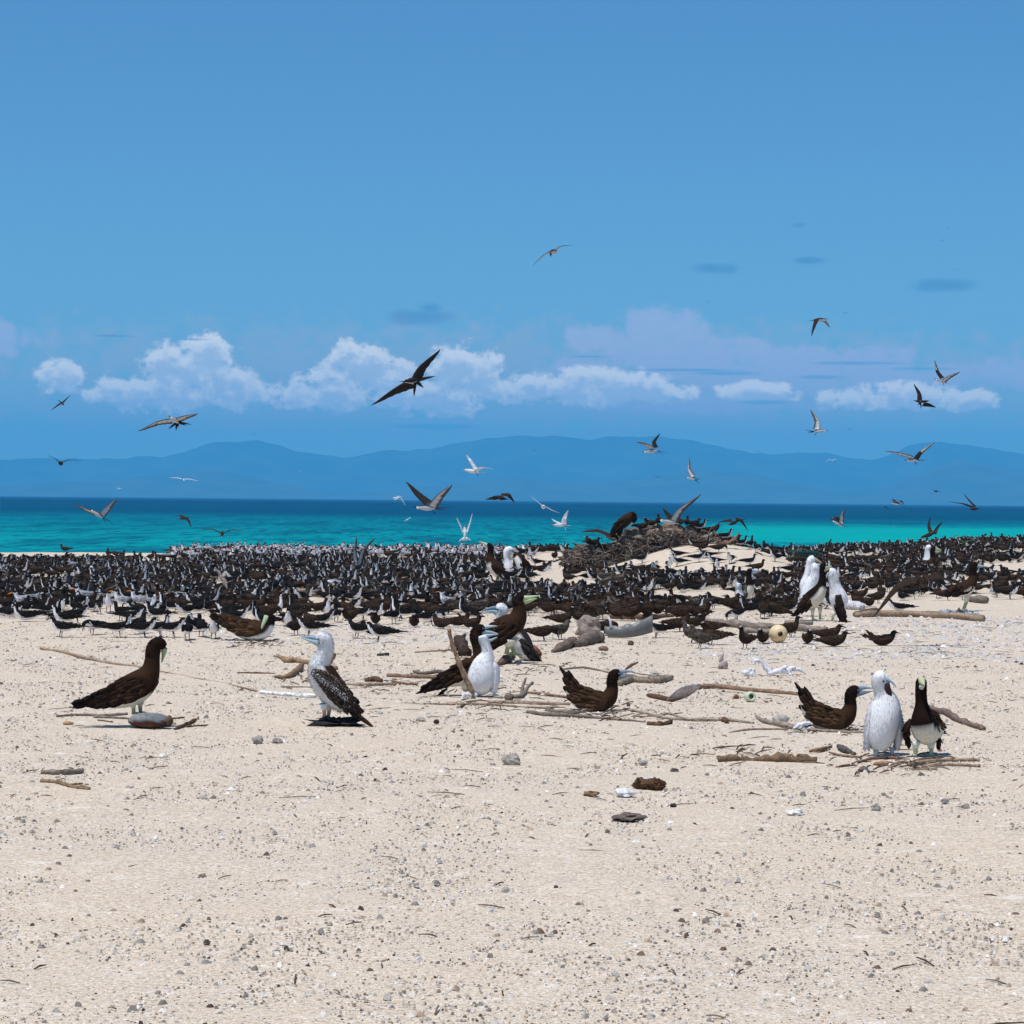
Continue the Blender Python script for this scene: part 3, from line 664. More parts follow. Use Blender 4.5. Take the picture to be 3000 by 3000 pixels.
# 8. adult facing the camera, far right
def booby_front():
    b = PxBird((2704, 2218)); S = 1
    # the centre line runs in depth: tail behind, breast towards the camera
    st = [(2760, 2150, 10, 16, 85), (2742, 2148, 26, 34, 50), (2718, 2142, 42, 42, 10), (2704, 2122, 40, 40, -14), (2700, 2094, 30, 32, -12), (2697, 2062, 18, 19, -8), (2695, 2030, 16, 17, -8), (2695, 2006, 16, 17, -10), (2695, 1992, 14, 15, -14), (2695, 1986, 8, 9, -16)]
    q = [(*b.p(a[0], a[1], a[4]), a[2] / b.s, a[3] / b.s) for a in st]
    sf = Surf(q, 34, up=Vector((.35, 1, .35)).normalized())
    def col(t, d, P):
        z = P.z * b.s
        if z < 90 + 4 * math.sin(P.x * 60) and P.y < .10: return CREAM
        return BR_HEAD
    sf.skin(b.mb, 26, col)
    shingle(b.mb, sf, .92, .50, -PI, PI, 12, 14, 11 / b.s, 7 / b.s, BR_HEAD, .05, .2)
    shingle(b.mb, sf, .45, .05, 0, PI, 8, 8, 26 / b.s, 13 / b.s, BR_BACK, .14)
    def wing_(pts, colr, seed):
        wq = [(*b.p(a[0], a[1], a[3]), a[2] / b.s, 6 / b.s) for a in pts]
        wf = Surf(wq, 14, up=Vector((0, -.25, 1)).normalized() if False else Vector((1, -.1, 0)))
        wf = Surf([(w[0], w[1], w[2], w[4], w[3]) for w in wq], 14, up=Vector((pts[0][4], -.35, .2)))
        wf.skin(b.mb, 14, colr); shingle(b.mb, wf, .95, .1, .1, PI - .1, 7, 5, 26 / b.s, 13 / b.s, colr, .08)
    wing_([(2663, 2174, 3, 0, -1), (2658, 2160, 9, -4, -1), (2656, 2140, 13, -6, -1), (2660, 2122, 12, -2, -1), (2668, 2108, 6, 0, -1)], BR_WING, 1)
    wing_([(2752, 2184, 4, 20, 1), (2748, 2160, 16, 8, 1), (2738, 2135, 20, 0, 1), (2728, 2112, 16, -4, 1), (2720, 2100, 6, -4, 1)], BR_WING, 2)
    wing_([(2764, 2126, 4, 60, 1), (2752, 2112, 16, 40, 1), (2738, 2096, 18, 24, 1), (2722, 2086, 10, 14, 1)], BR_BACK, 3)
    for i in range(6): b.quill((2744, 2146 - i, 56 + i * 6), (2794 - i * 3, 2158 - i * 6, 110), 9, jit(BR_DARK, .5), Vector((0, -1, .6)))
    # face: pale lime mask and bill pointing straight at the camera
    b.bill([(2695, 1996, -8), (2695, 1996, -30), (2694, 2000, -62), (2694, 2004, -84)], [13, 9, 4, 1.2], [13, 8, 4, 1.2], (.42, .46, .30), S) if False else None
    fq = [(*b.p(2695, 1994, -12), 13 / b.s, 13 / b.s), (*b.p(2695, 1995, -26), 11 / b.s, 10 / b.s), (*b.p(2694, 1999, -52), 5 / b.s, 5 / b.s), (*b.p(2694, 2002, -78), 1 / b.s, 1 / b.s)]
    Surf(fq, 10, up=Vector((0, 0, 1))).skin(b.mb, 12, (.44, .47, .30))
    fq = [(*b.p(2694, 2008, -12), 13 / b.s, 10 / b.s), (*b.p(2694, 2010, -22), 10 / b.s, 8 / b.s), (*b.p(2694, 2008, -48), 4 / b.s, 4 / b.s), (*b.p(2694, 2005, -74), 1 / b.s, 1 / b.s)]
    Surf(fq, 10, up=Vector((0, 0, 1))).skin(b.mb, 12, (.50, .55, .42))
    for sx in (-1, 1): ball(b.mb, b.p(2695 + sx * 12, 1994, -22), 2.4 / b.s, (.008, .008, .008))
    b.leg((2682, 2172, -6), (2681, 2190, -8), (2680, 2215, -8), (.42, .52, .34), (12, 7, 5.5), -.4, 18, (.66, .70, .64))
    b.leg((2726, 2172, 0), (2728, 2192, -2), (2727, 2215, -4), (.40, .50, .33), (12, 7, 5.5), .4, 18, (.66, .70, .64))
    return b.done('booby', 'brown booby with cream belly facing the camera head-on, right of the tall white chick', 'booby', G_BOOBY)
booby_front()

# 9. booby on its nest in front of the colony, left
def booby_nest():
    b = PxBird((742, 1876)); S = 1
    body = [(640, 1808, 5, 10), (670, 1824, 16, 22), (700, 1838, 26, 30), (735, 1846, 31, 34), (765, 1844, 30, 30), (783, 1828, 22, 23), (788, 1812, 16, 18), (786, 1800, 13, 14), (783, 1794, 7, 8)]
    def col(t, d, P): return (.74, .76, .78) if d < -.42 and t < .66 else (BR_HEAD if t > .62 else (.045, .023, .012))
    sf = b.surf(body, 28, S); sf.skin(b.mb, 20, col)
    shingle(b.mb, sf, .62, .05, -.35, PI + .35, 10, 13, 24 / b.s, 12 / b.s, (.060, .031, .016), .09)
    w = [(622, 1802, 3), (660, 1820, 12), (700, 1836, 20), (738, 1842, 22), (765, 1842, 12)]
    b.wing(w, -30, S, (.060, .032, .016), 9, 7, 26, 11)
    for i in range(7): b.quill((680, 1826, -16 + i * 4), (612 + i * 5, 1790 + i * 5, -14 + i * 5), 9, jit(BR_DARK, .4))
    b.bill([(782, 1806, -10), (776, 1820, -20), (768, 1840, -26), (761, 1858, -28)], [9, 6, 3.5, 1], [8, 5, 3, 1], (.38, .47, .30), S)
    b.eye(790, 1806, -16, 2)
    return b.done('booby', 'booby brooding on its nest at the colony front edge, pale green bill pointing down', 'booby', G_BOOBY)
booby_nest()

# 10. generic mid-distance booby / chick in profile or upright, sized in photo pixels
def booby_mid(foot, body, label, white_below=-.3, wing=None, bills=(), eye=None, legs=(), side=1, down=False, quills=(), colf=None, billcol=LIME, group='boobies standing among the colony', fz=700, cat='booby', name='booby', head_t=.6, lift=0, depth=None):
    b = PxBird(foot, lift, depth)
    sf = b.surf(body, 24, side)
    if down: c = colf or (lambda t, d, P: (.80, .81, .84))
    else: c = colf or (lambda t, d, P: CREAM if (d < white_below and t < .42) else (BR_HEAD if t > head_t else BR_BACK))
    sf.skin(b.mb, 16, c)
    if down: fuzz(b.mb, sf, fz, .014, lambda t, a: (.82, .83, .86) if c(t, math.sin(a), None)[0] > .4 else (.05, .035, .028), 0, .96, .003)
    else: shingle(b.mb, sf, .55, .08, -.1, PI + .1, 6, 9, 16 / b.s, 8 / b.s, BR_BACK, .1)
    if wing: b.wing(wing[0], wing[1], side, wing[2] if len(wing) > 2 else BR_WING, 6, 5, 18, 9, m=10, thick=4)
    for q in quills: b.quill(*q[:2], 7, jit(BR_DARK, .3), q[2] if len(q) > 2 else Vector((0, -1, 0)))
    for pts, r in bills: b.bill(pts, r, [x * .9 for x in r], billcol, side, 6)
    if eye: b.eye(eye[0], eye[1], eye[2], 1.4)
    for (a, k_, f_) in legs: b.leg(a, k_, f_, LIME, (6, 3.4, 3), side, 12, CREAM)
    return b.done(name, label, cat, group, M_DOWN if down else None)

# the group of four on the right (adult, three chicks)
booby_mid((2385, 1818), [(2338, 1788, 4, 8, 14), (2352, 1778, 14, 18, 8), (2372, 1762, 25, 26, 2), (2392, 1742, 25, 26, -4), (2404, 1718, 16, 18, -6), (2407, 1695, 10, 12, -6), (2407, 1672, 9, 11, -6), (2409, 1658, 10, 11, -8), (2414, 1652, 7, 8, -8)],
          'adult booby with brown neck and cream belly standing in front of three white chicks', None,
          ([(2330, 1796, 3), (2346, 1784, 8), (2364, 1768, 14), (2378, 1750, 12), (2386, 1742, 5)], -20),
          [([(2408, 1660, -10), (2420, 1662, -14), (2432, 1660, -18)], [7, 4, 1]), ([(2408, 1670, -10), (2420, 1668, -14), (2428, 1664, -18)], [7, 4, 1])], (2412, 1658, -17),
          [((2380, 1782, -4), (2380, 1800, -4), (2381, 1816, -6)), ((2402, 1778, -2), (2402, 1798, -4), (2402, 1814, -4))], quills=[((2350, 1786, 0), (2316, 1806, 4)), ((2352, 1788, 4), (2322, 1808, 10))],
          colf=lambda t, d, P: CREAM if (t < .50 and (d < .25)) else BR_HEAD)
booby_mid((2452, 1822), [(2462, 1800, 10, 14, 6), (2460, 1778, 20, 24, 6), (2456, 1752, 27, 28, 4), (2448, 1725, 19, 22, 2), (2442, 1705, 15, 17, 0), (2440, 1688, 15, 17, -2), (2434, 1676, 14, 15, -4), (2428, 1674, 8, 9, -4)],
          'downy white chick with dark wing tips, rightmost of the four-bird group', side=-1, down=True,
          wing=([(2474, 1830, 4, -10), (2466, 1800, 10, -16), (2456, 1768, 12, -22), (2452, 1742, 9, -24)], -20, lambda t, d, P: (.035, .022, .017)),
          quills=[((2462, 1790, -4), (2472, 1848, 2)), ((2458, 1790, -4), (2464, 1844, 2)), ((2440, 1770, -18), (2458, 1815, -16))], legs=[((2446, 1790, 0), (2440, 1808, 0), (2438, 1820, 0))],
          bills=[([(2428, 1680, -4), (2422, 1686, -6), (2420, 1694, -8)], [6, 4, 1])], billcol=(.3, .34, .36), fz=1500, name='booby_chick')
booby_mid((2368, 1806), [(2366, 1780, 14, 18, 24), (2368, 1750, 22, 24, 24), (2376, 1715, 20, 22, 24), (2386, 1692, 15, 17, 22), (2388, 1672, 14, 16, 22), (2390, 1660, 13, 15, 20), (2394, 1654, 8, 9, 20)],
          'white chick with small dark patch directly behind the adult of the four-bird group', down=True, bills=[([(2394, 1656, 20), (2404, 1655, 20), (2412, 1657, 20)], [5, 3, 1])], billcol=(.3, .4, .5), fz=900, name='booby_chick')
booby_mid((2362, 1770), [(2362, 1740, 12, 16, 50), (2366, 1715, 18, 20, 50), (2374, 1685, 14, 16, 50), (2378, 1660, 13, 15, 50), (2382, 1642, 13, 14, 48), (2390, 1636, 9, 10, 48)],
          'rearmost white chick of the four-bird group, its brownish bill pointing down right', down=True, bills=[([(2390, 1640, 46), (2402, 1645, 44), (2414, 1652, 42)], [7, 4, 1])], billcol=(.36, .27, .22), fz=900, name='booby_chick')
# white chick + adult in the middle right
booby_mid((2168, 1778), [(2168, 1770, 12, 16, -8), (2166, 1750, 14, 15, -8), (2163, 1728, 9, 10, -8), (2162, 1716, 9, 10, -9), (2163, 1708, 6, 7, -9)],
          'small snow-white chick standing alone in front of the dark-necked adult', down=True, bills=[([(2163, 1712, 0), (2162, 1716, 10)], [2, 1])], fz=800, name='booby_chick', billcol=(.3, .35, .4))
booby_mid((2190, 1765), [(2172, 1755, 5, 8, 14), (2182, 1748, 14, 16, 10), (2192, 1732, 16, 17, 4), (2196, 1712, 12, 13, 0), (2194, 1694, 8, 9, 0), (2192, 1680, 8, 9, 0), (2196, 1672, 8, 8, 0), (2202, 1671, 5, 5, 0)],
          'dark-necked booby standing just behind the small snow-white chick', bills=[([(2202, 1672, 0), (2212, 1672, 0), (2226, 1671, 0)], [6, 3, .8]), ([(2201, 1678, 0), (2212, 1677, 0), (2222, 1674, 0)], [5, 3, .8])], billcol=(.34, .48, .56), eye=(2203, 1671, -7),
          colf=lambda t, d, P: CREAM if t < .40 and d < .5 else BR_HEAD)
# pair far right with white chick behind
booby_mid((2724, 1674), [(2662, 1668, 4, 8), (2680, 1662, 12, 15), (2704, 1658, 17, 19), (2722, 1652, 13, 15), (2732, 1640, 9, 10), (2732, 1626, 8, 9), (2731, 1614, 8, 9), (2734, 1608, 8, 8), (2740, 1608, 5, 5)],
          'booby sitting far right with a big pale green bill, white chick behind its neck', bills=[([(2738, 1608, 0), (2748, 1610, -2), (2758, 1612, -2)], [6, 4, 1]), ([(2738, 1616, 0), (2748, 1616, -2), (2756, 1614, -2)], [6, 4, 1])], eye=(2738, 1606, -8))
booby_mid((2722, 1672), [(2716, 1664, 10, 16, 16), (2720, 1655, 16, 20, 16), (2722, 1632, 13, 16, 16), (2720, 1612, 9, 11, 14), (2722, 1604, 8, 10, 12), (2728, 1602, 5, 6, 12)], 'white chick hidden behind the far right booby with the pale green bill', down=True, fz=400, name='booby_chick')
# adult at the right edge
booby_mid((2828, 1790), [(2772, 1740, 4, 8), (2790, 1738, 12, 14), (2812, 1730, 20, 22), (2835, 1718, 22, 24), (2848, 1700, 15, 17), (2850, 1680, 11, 12), (2849, 1664, 11, 12), (2853, 1654, 10, 10), (2862, 1655, 6, 6)],
          'booby standing at the right edge of the beach over a drift of plastic litter', wing=([(2765, 1742, 3), (2788, 1738, 8), (2812, 1730, 13), (2835, 1722, 12), (2845, 1716, 6)], -18), bills=[([(2860, 1656, 0), (2875, 1658, 0), (2892, 1660, 0)], [6, 3, 1])], billcol=(.3, .42, .5),
          legs=[((2830, 1736, -4), (2828, 1764, -4), (2820, 1786, -4)), ((2838, 1736, 6), (2834, 1764, 6), (2824, 1788, 4))])
# upper centre: adult, white chick, fledgling
booby_mid((1462, 1705), [(1494, 1706, 4, 6), (1478, 1692, 12, 13), (1460, 1674, 19, 19), (1442, 1654, 19, 18), (1436, 1634, 12, 12), (1437, 1618, 9, 9), (1436, 1604, 9, 9), (1432, 1598, 8, 8), (1426, 1598, 5, 5)],
          'booby in the upper middle of the colony with its bill raised to the left', side=-1, wing=([(1502, 1712, 3), (1486, 1696, 8), (1468, 1678, 12), (1450, 1664, 10), (1440, 1656, 4)], -16),
          bills=[([(1427, 1598, 0), (1416, 1592, 0), (1402, 1587, 0)], [6, 3, .8])], eye=(1428, 1598, -8), billcol=(.48, .52, .36), quills=[((1484, 1700, 0), (1502, 1714, 0))])
booby_mid((1494, 1690), [(1492, 1680, 10, 14, 6), (1490, 1662, 14, 16, 6), (1486, 1642, 10, 12, 6), (1483, 1628, 9, 11, 6), (1486, 1614, 11, 12, 6), (1494, 1610, 9, 9, 6), (1500, 1612, 5, 6, 6)],
          'white booby chick in the upper middle of the colony between two brown adults', down=True, bills=[([(1499, 1613, 6), (1510, 1619, 4), (1522, 1628, 2)], [5, 3, .8])], billcol=(.20, .24, .28), fz=900, name='booby_chick')
booby_mid((1540, 1692), [(1556, 1694, 4, 8, 4), (1544, 1680, 12, 14, 4), (1532, 1660, 16, 17, 6), (1522, 1642, 15, 16, 8), (1512, 1628, 10, 11, 10), (1504, 1622, 6, 6, 10)],
          'hunched booby with cream front just right of the white chick in the upper middle', side=-1, wing=([(1562, 1694, 3), (1550, 1672, 8), (1540, 1650, 9), (1530, 1634, 5)], -13, BR_WING), colf=lambda t, d, P: (.72, .72, .70) if d < .2 and t < .75 else BR_BACK,
          legs=[((1520, 1676, -4), (1518, 1682, -4), (1516, 1689, -4))])
# ------------------------------------------------------------------ terns and noddies of the colony
DK = (.013, .011, .0105); TW = (.84, .84, .86); ND = (.024, .014, .0095); NDL = (.042, .026, .017)
ORANGE = (.75, .22, .03)
def tern_mesh(kind, pose, seed, hi=False):
    r = random.Random(seed); mb = MB(); sit = pose in ('sit', 'sitlook', 'cocked')
    z = .004 if sit else .040
    tl = {'cocked': .09}.get(pose, 0.0)
    K = 1.08 if kind == 'noddy' else 1.0
    fat = 1.12 if kind in ('noddy', 'young') else 1.0
    body = [(-.150 * K, .060 + tl, .006, .012), (-.110 * K, .057 + tl * .5, .020, .024), (-.055, .054, .037 * fat, .036 * fat), (.005, .058, .045 * fat, .042 * fat), (.052, .074, .041 * fat, .037 * fat)]
    if pose in ('stand', 'look', 'sitlook'):
        head = [(.077, .102, .027, .026), (.084, .132, .021, .021), (.088, .153, .0235, .021), (.102, .162, .021, .018), (.116, .160, .010, .009)]; hx, hzz = .112, .160
    elif pose == 'down':
        head = [(.085, .080, .030, .028), (.108, .080, .023, .021), (.124, .070, .022, .020), (.132, .052, .018, .017), (.133, .040, .009, .009)]; hx, hzz = .133, .042
    elif pose == 'up':
        head = [(.078, .108, .026, .024), (.084, .145, .018, .018), (.086, .175, .021, .019), (.098, .187, .019, .017), (.111, .187, .010, .009)]; hx, hzz = .107, .187
    else:
        head = [(.080, .096, .031, .029), (.090, .116, .026, .024), (.098, .128, .024, .022), (.113, .131, .019, .017), (.124, .127, .009, .009)]; hx, hzz = .120, .128
    st = [(x, 0, zz + z, a, b) for x, zz, a, b in body + head]
    sf = Surf(st, 15 if not hi else 26, side=Vector((0, 1, 0)))
    sp = lambda: r.random()
    def col(t, d, P):
        if kind == 'noddy':
            if t > .86 and d > .5: return (.30, .30, .31)
            return lc(ND, NDL, r.random() * .6) if t < .7 else tuple(x * .75 for x in ND)
        if kind == 'sooty':
            if t < .42: return DK if d > -.70 else TW
            if t < .58: return DK if d > -.35 else TW
            if t < .80: return DK if d > -.15 else TW
            if t > .955: return TW
            return DK if d > -.05 else TW
        if kind == 'young':
            return lc((.03, .024, .02), (.20, .17, .14), r.random() ** 2) if t < .8 else (.07, .055, .045)
        if t < .70: return (.27, .28, .31) if d > .0 else TW       # crested
        return (.012, .012, .014) if d > -.05 and t > .74 else TW
    sf.skin(mb, 10 if not hi else 16, col)
    wc = {'noddy': NDL, 'sooty': DK, 'young': (.06, .05, .042), 'crested': (.26, .27, .30)}[kind]
    tip = {'noddy': -.225, 'sooty': -.265, 'young': -.18, 'crested': -.25}[kind]
    for sd_ in (-1, 1):
        ws = [(tip, sd_ * -.012, .062 + z + tl * .5, .003, .002), (-.16, sd_ * .012, .066 + z + tl * .3, .012, .005), (-.08, sd_ * .032, .068 + z, .024, .007), (-.01, sd_ * .042, .070 + z, .031, .008), (.045, sd_ * .038, .078 + z, .026, .008), (.072, sd_ * .026, .088 + z, .010, .006)]
        wf = Surf(ws, 9, side=Vector((0, 1, 0))); wf.skin(mb, 7, lambda t, d, P: tuple(x * (.7 + .6 * t) for x in wc))
        if kind == 'sooty': tube(mb, [(.074, sd_ * .030, .092 + z), (.060, sd_ * .040, .064 + z), (.02, sd_ * .046, .044 + z)], [.003, .004, .002], 4, TW)
        if hi: shingle(mb, wf, .95, .15, (-1.2 if sd_ > 0 else math.pi - 1.2), (1.2 if sd_ > 0 else math.pi + 1.2), 7, 5, .036, .017, wc, .07, .35)
    if kind in ('sooty', 'crested'):
        tc_ = DK if kind == 'sooty' else (.5, .5, .52)
        for sd_ in (-1, 1): feather(mb, Vector((-.10, sd_ * .006, .050 + z)), Vector((-1, sd_ * .16, -.02 + tl * 3)), Vector((0, 0, 1)), .12, .018, tc_, 0)
    else:
        for j in (-1, 0, 1): feather(mb, Vector((-.10, j * .004, .055 + z + tl * .4)), Vector((-1, j * .14, -.03 + tl * 9)), Vector((0, 0, 1)), .105, .024, tuple(x * .7 for x in wc), 0)
    if hi: shingle(mb, sf, .55, .08, .1, math.pi - .1, 6, 5, .034, .017, wc, .1, .35)
    # bill
    dirs = {'down': (.35, 0, -1), 'look': (.45, -.9, -.08), 'sitlook': (.5, .85, -.1)}
    bd = Vector(dirs.get(pose, (1, 0, -.10))).normalized()
    if pose in ('look', 'sitlook'):
        hp = Vector((.098, 0, .158 + z)) + bd * .012
    else: hp = Vector((hx, 0, hzz + z))
    bc = {'crested': ORANGE}.get(kind, (.012, .012, .012)); bl = {'crested': .058, 'young': .03}.get(kind, .045)
    tube(mb, [hp, hp + bd * bl * .5, hp + bd * bl + Vector((0, 0, -.004))], [.0075, .005, .001], 6, bc)
    if hi:
        s_ = bd.cross(Vector((0, 0, 1))).normalized()
        for k_ in (-1, 1): ball(mb, hp - bd * .014 + s_ * k_ * .0165 + Vector((0, 0, .004)), .0035, (.005, .005, .005), 6)
    if not sit:
        for sd_ in (-1, 1):
            fx = .012 + r.uniform(-.01, .01)
            tube(mb, [(0.005, sd_ * .018, .030 + z), (fx, sd_ * .019, .012), (fx + .002, sd_ * .019, .004)], [.006, .0033, .003], 5, (.012, .011, .01))
            for a in (-.5, 0, .5): tube(mb, [(fx, sd_ * .019, .005), (fx + .026 * math.cos(a), sd_ * .019 + .026 * math.sin(a), .002)], [.003, .0015], 4, (.012, .011, .01))
    return mb.mesh(kind, M_PLUME), (np.array([tuple(v) for v in mb.v], np.float32), mb.f, np.array([c[:3] for c in mb.c], np.float32))
POSES = {'sooty': ['stand', 'hunch', 'look', 'sit', 'up', 'down', 'sitlook'], 'noddy': ['stand', 'hunch', 'sit', 'cocked', 'down', 'look'], 'crested': ['stand', 'up', 'hunch', 'look'], 'young': ['hunch', 'stand']}
LIB = {}; RAW = {}
for kd, ps in POSES.items():
    for i, p_ in enumerate(ps):
        LIB[kd, p_], RAW[kd, p_] = tern_mesh(kd, p_, 100 + i)
LIBH = {}
KN = {'sooty': ('tern', 'tern'), 'noddy': ('noddy', 'noddy'), 'crested': ('crested_tern', 'tern'), 'young': ('young_tern', 'tern')}
OCC = []       # occupied ground spots (x, y, radius)
def put(kind, pose, px, py, yaw, label, group, s=1.0, G=None, hi=True):
    G = G or ground(px, py)
    if hi:
        if (kind, pose) not in LIBH: LIBH[kind, pose] = tern_mesh(kind, pose, 300 + len(LIBH), True)[0]
        me = LIBH[kind, pose]
    else: me = LIB[kind, pose]
    o = bpy.data.objects.new(KN[kind][0], me); COL.objects.link(o)
    o.location = G; o.rotation_euler = (0, 0, R(yaw)) if 'crowd' not in group else (R(rnd.gauss(0, 4)), R(rnd.gauss(0, 7)), R(yaw)); o.scale = (s, s, s)
    tag(o, label, KN[kind][1], group); OCC.append((G.x, G.y, .13 * s)); return o
GF = 'terns at the front edge of the colony'; GN = 'noddies at the front edge of the colony'
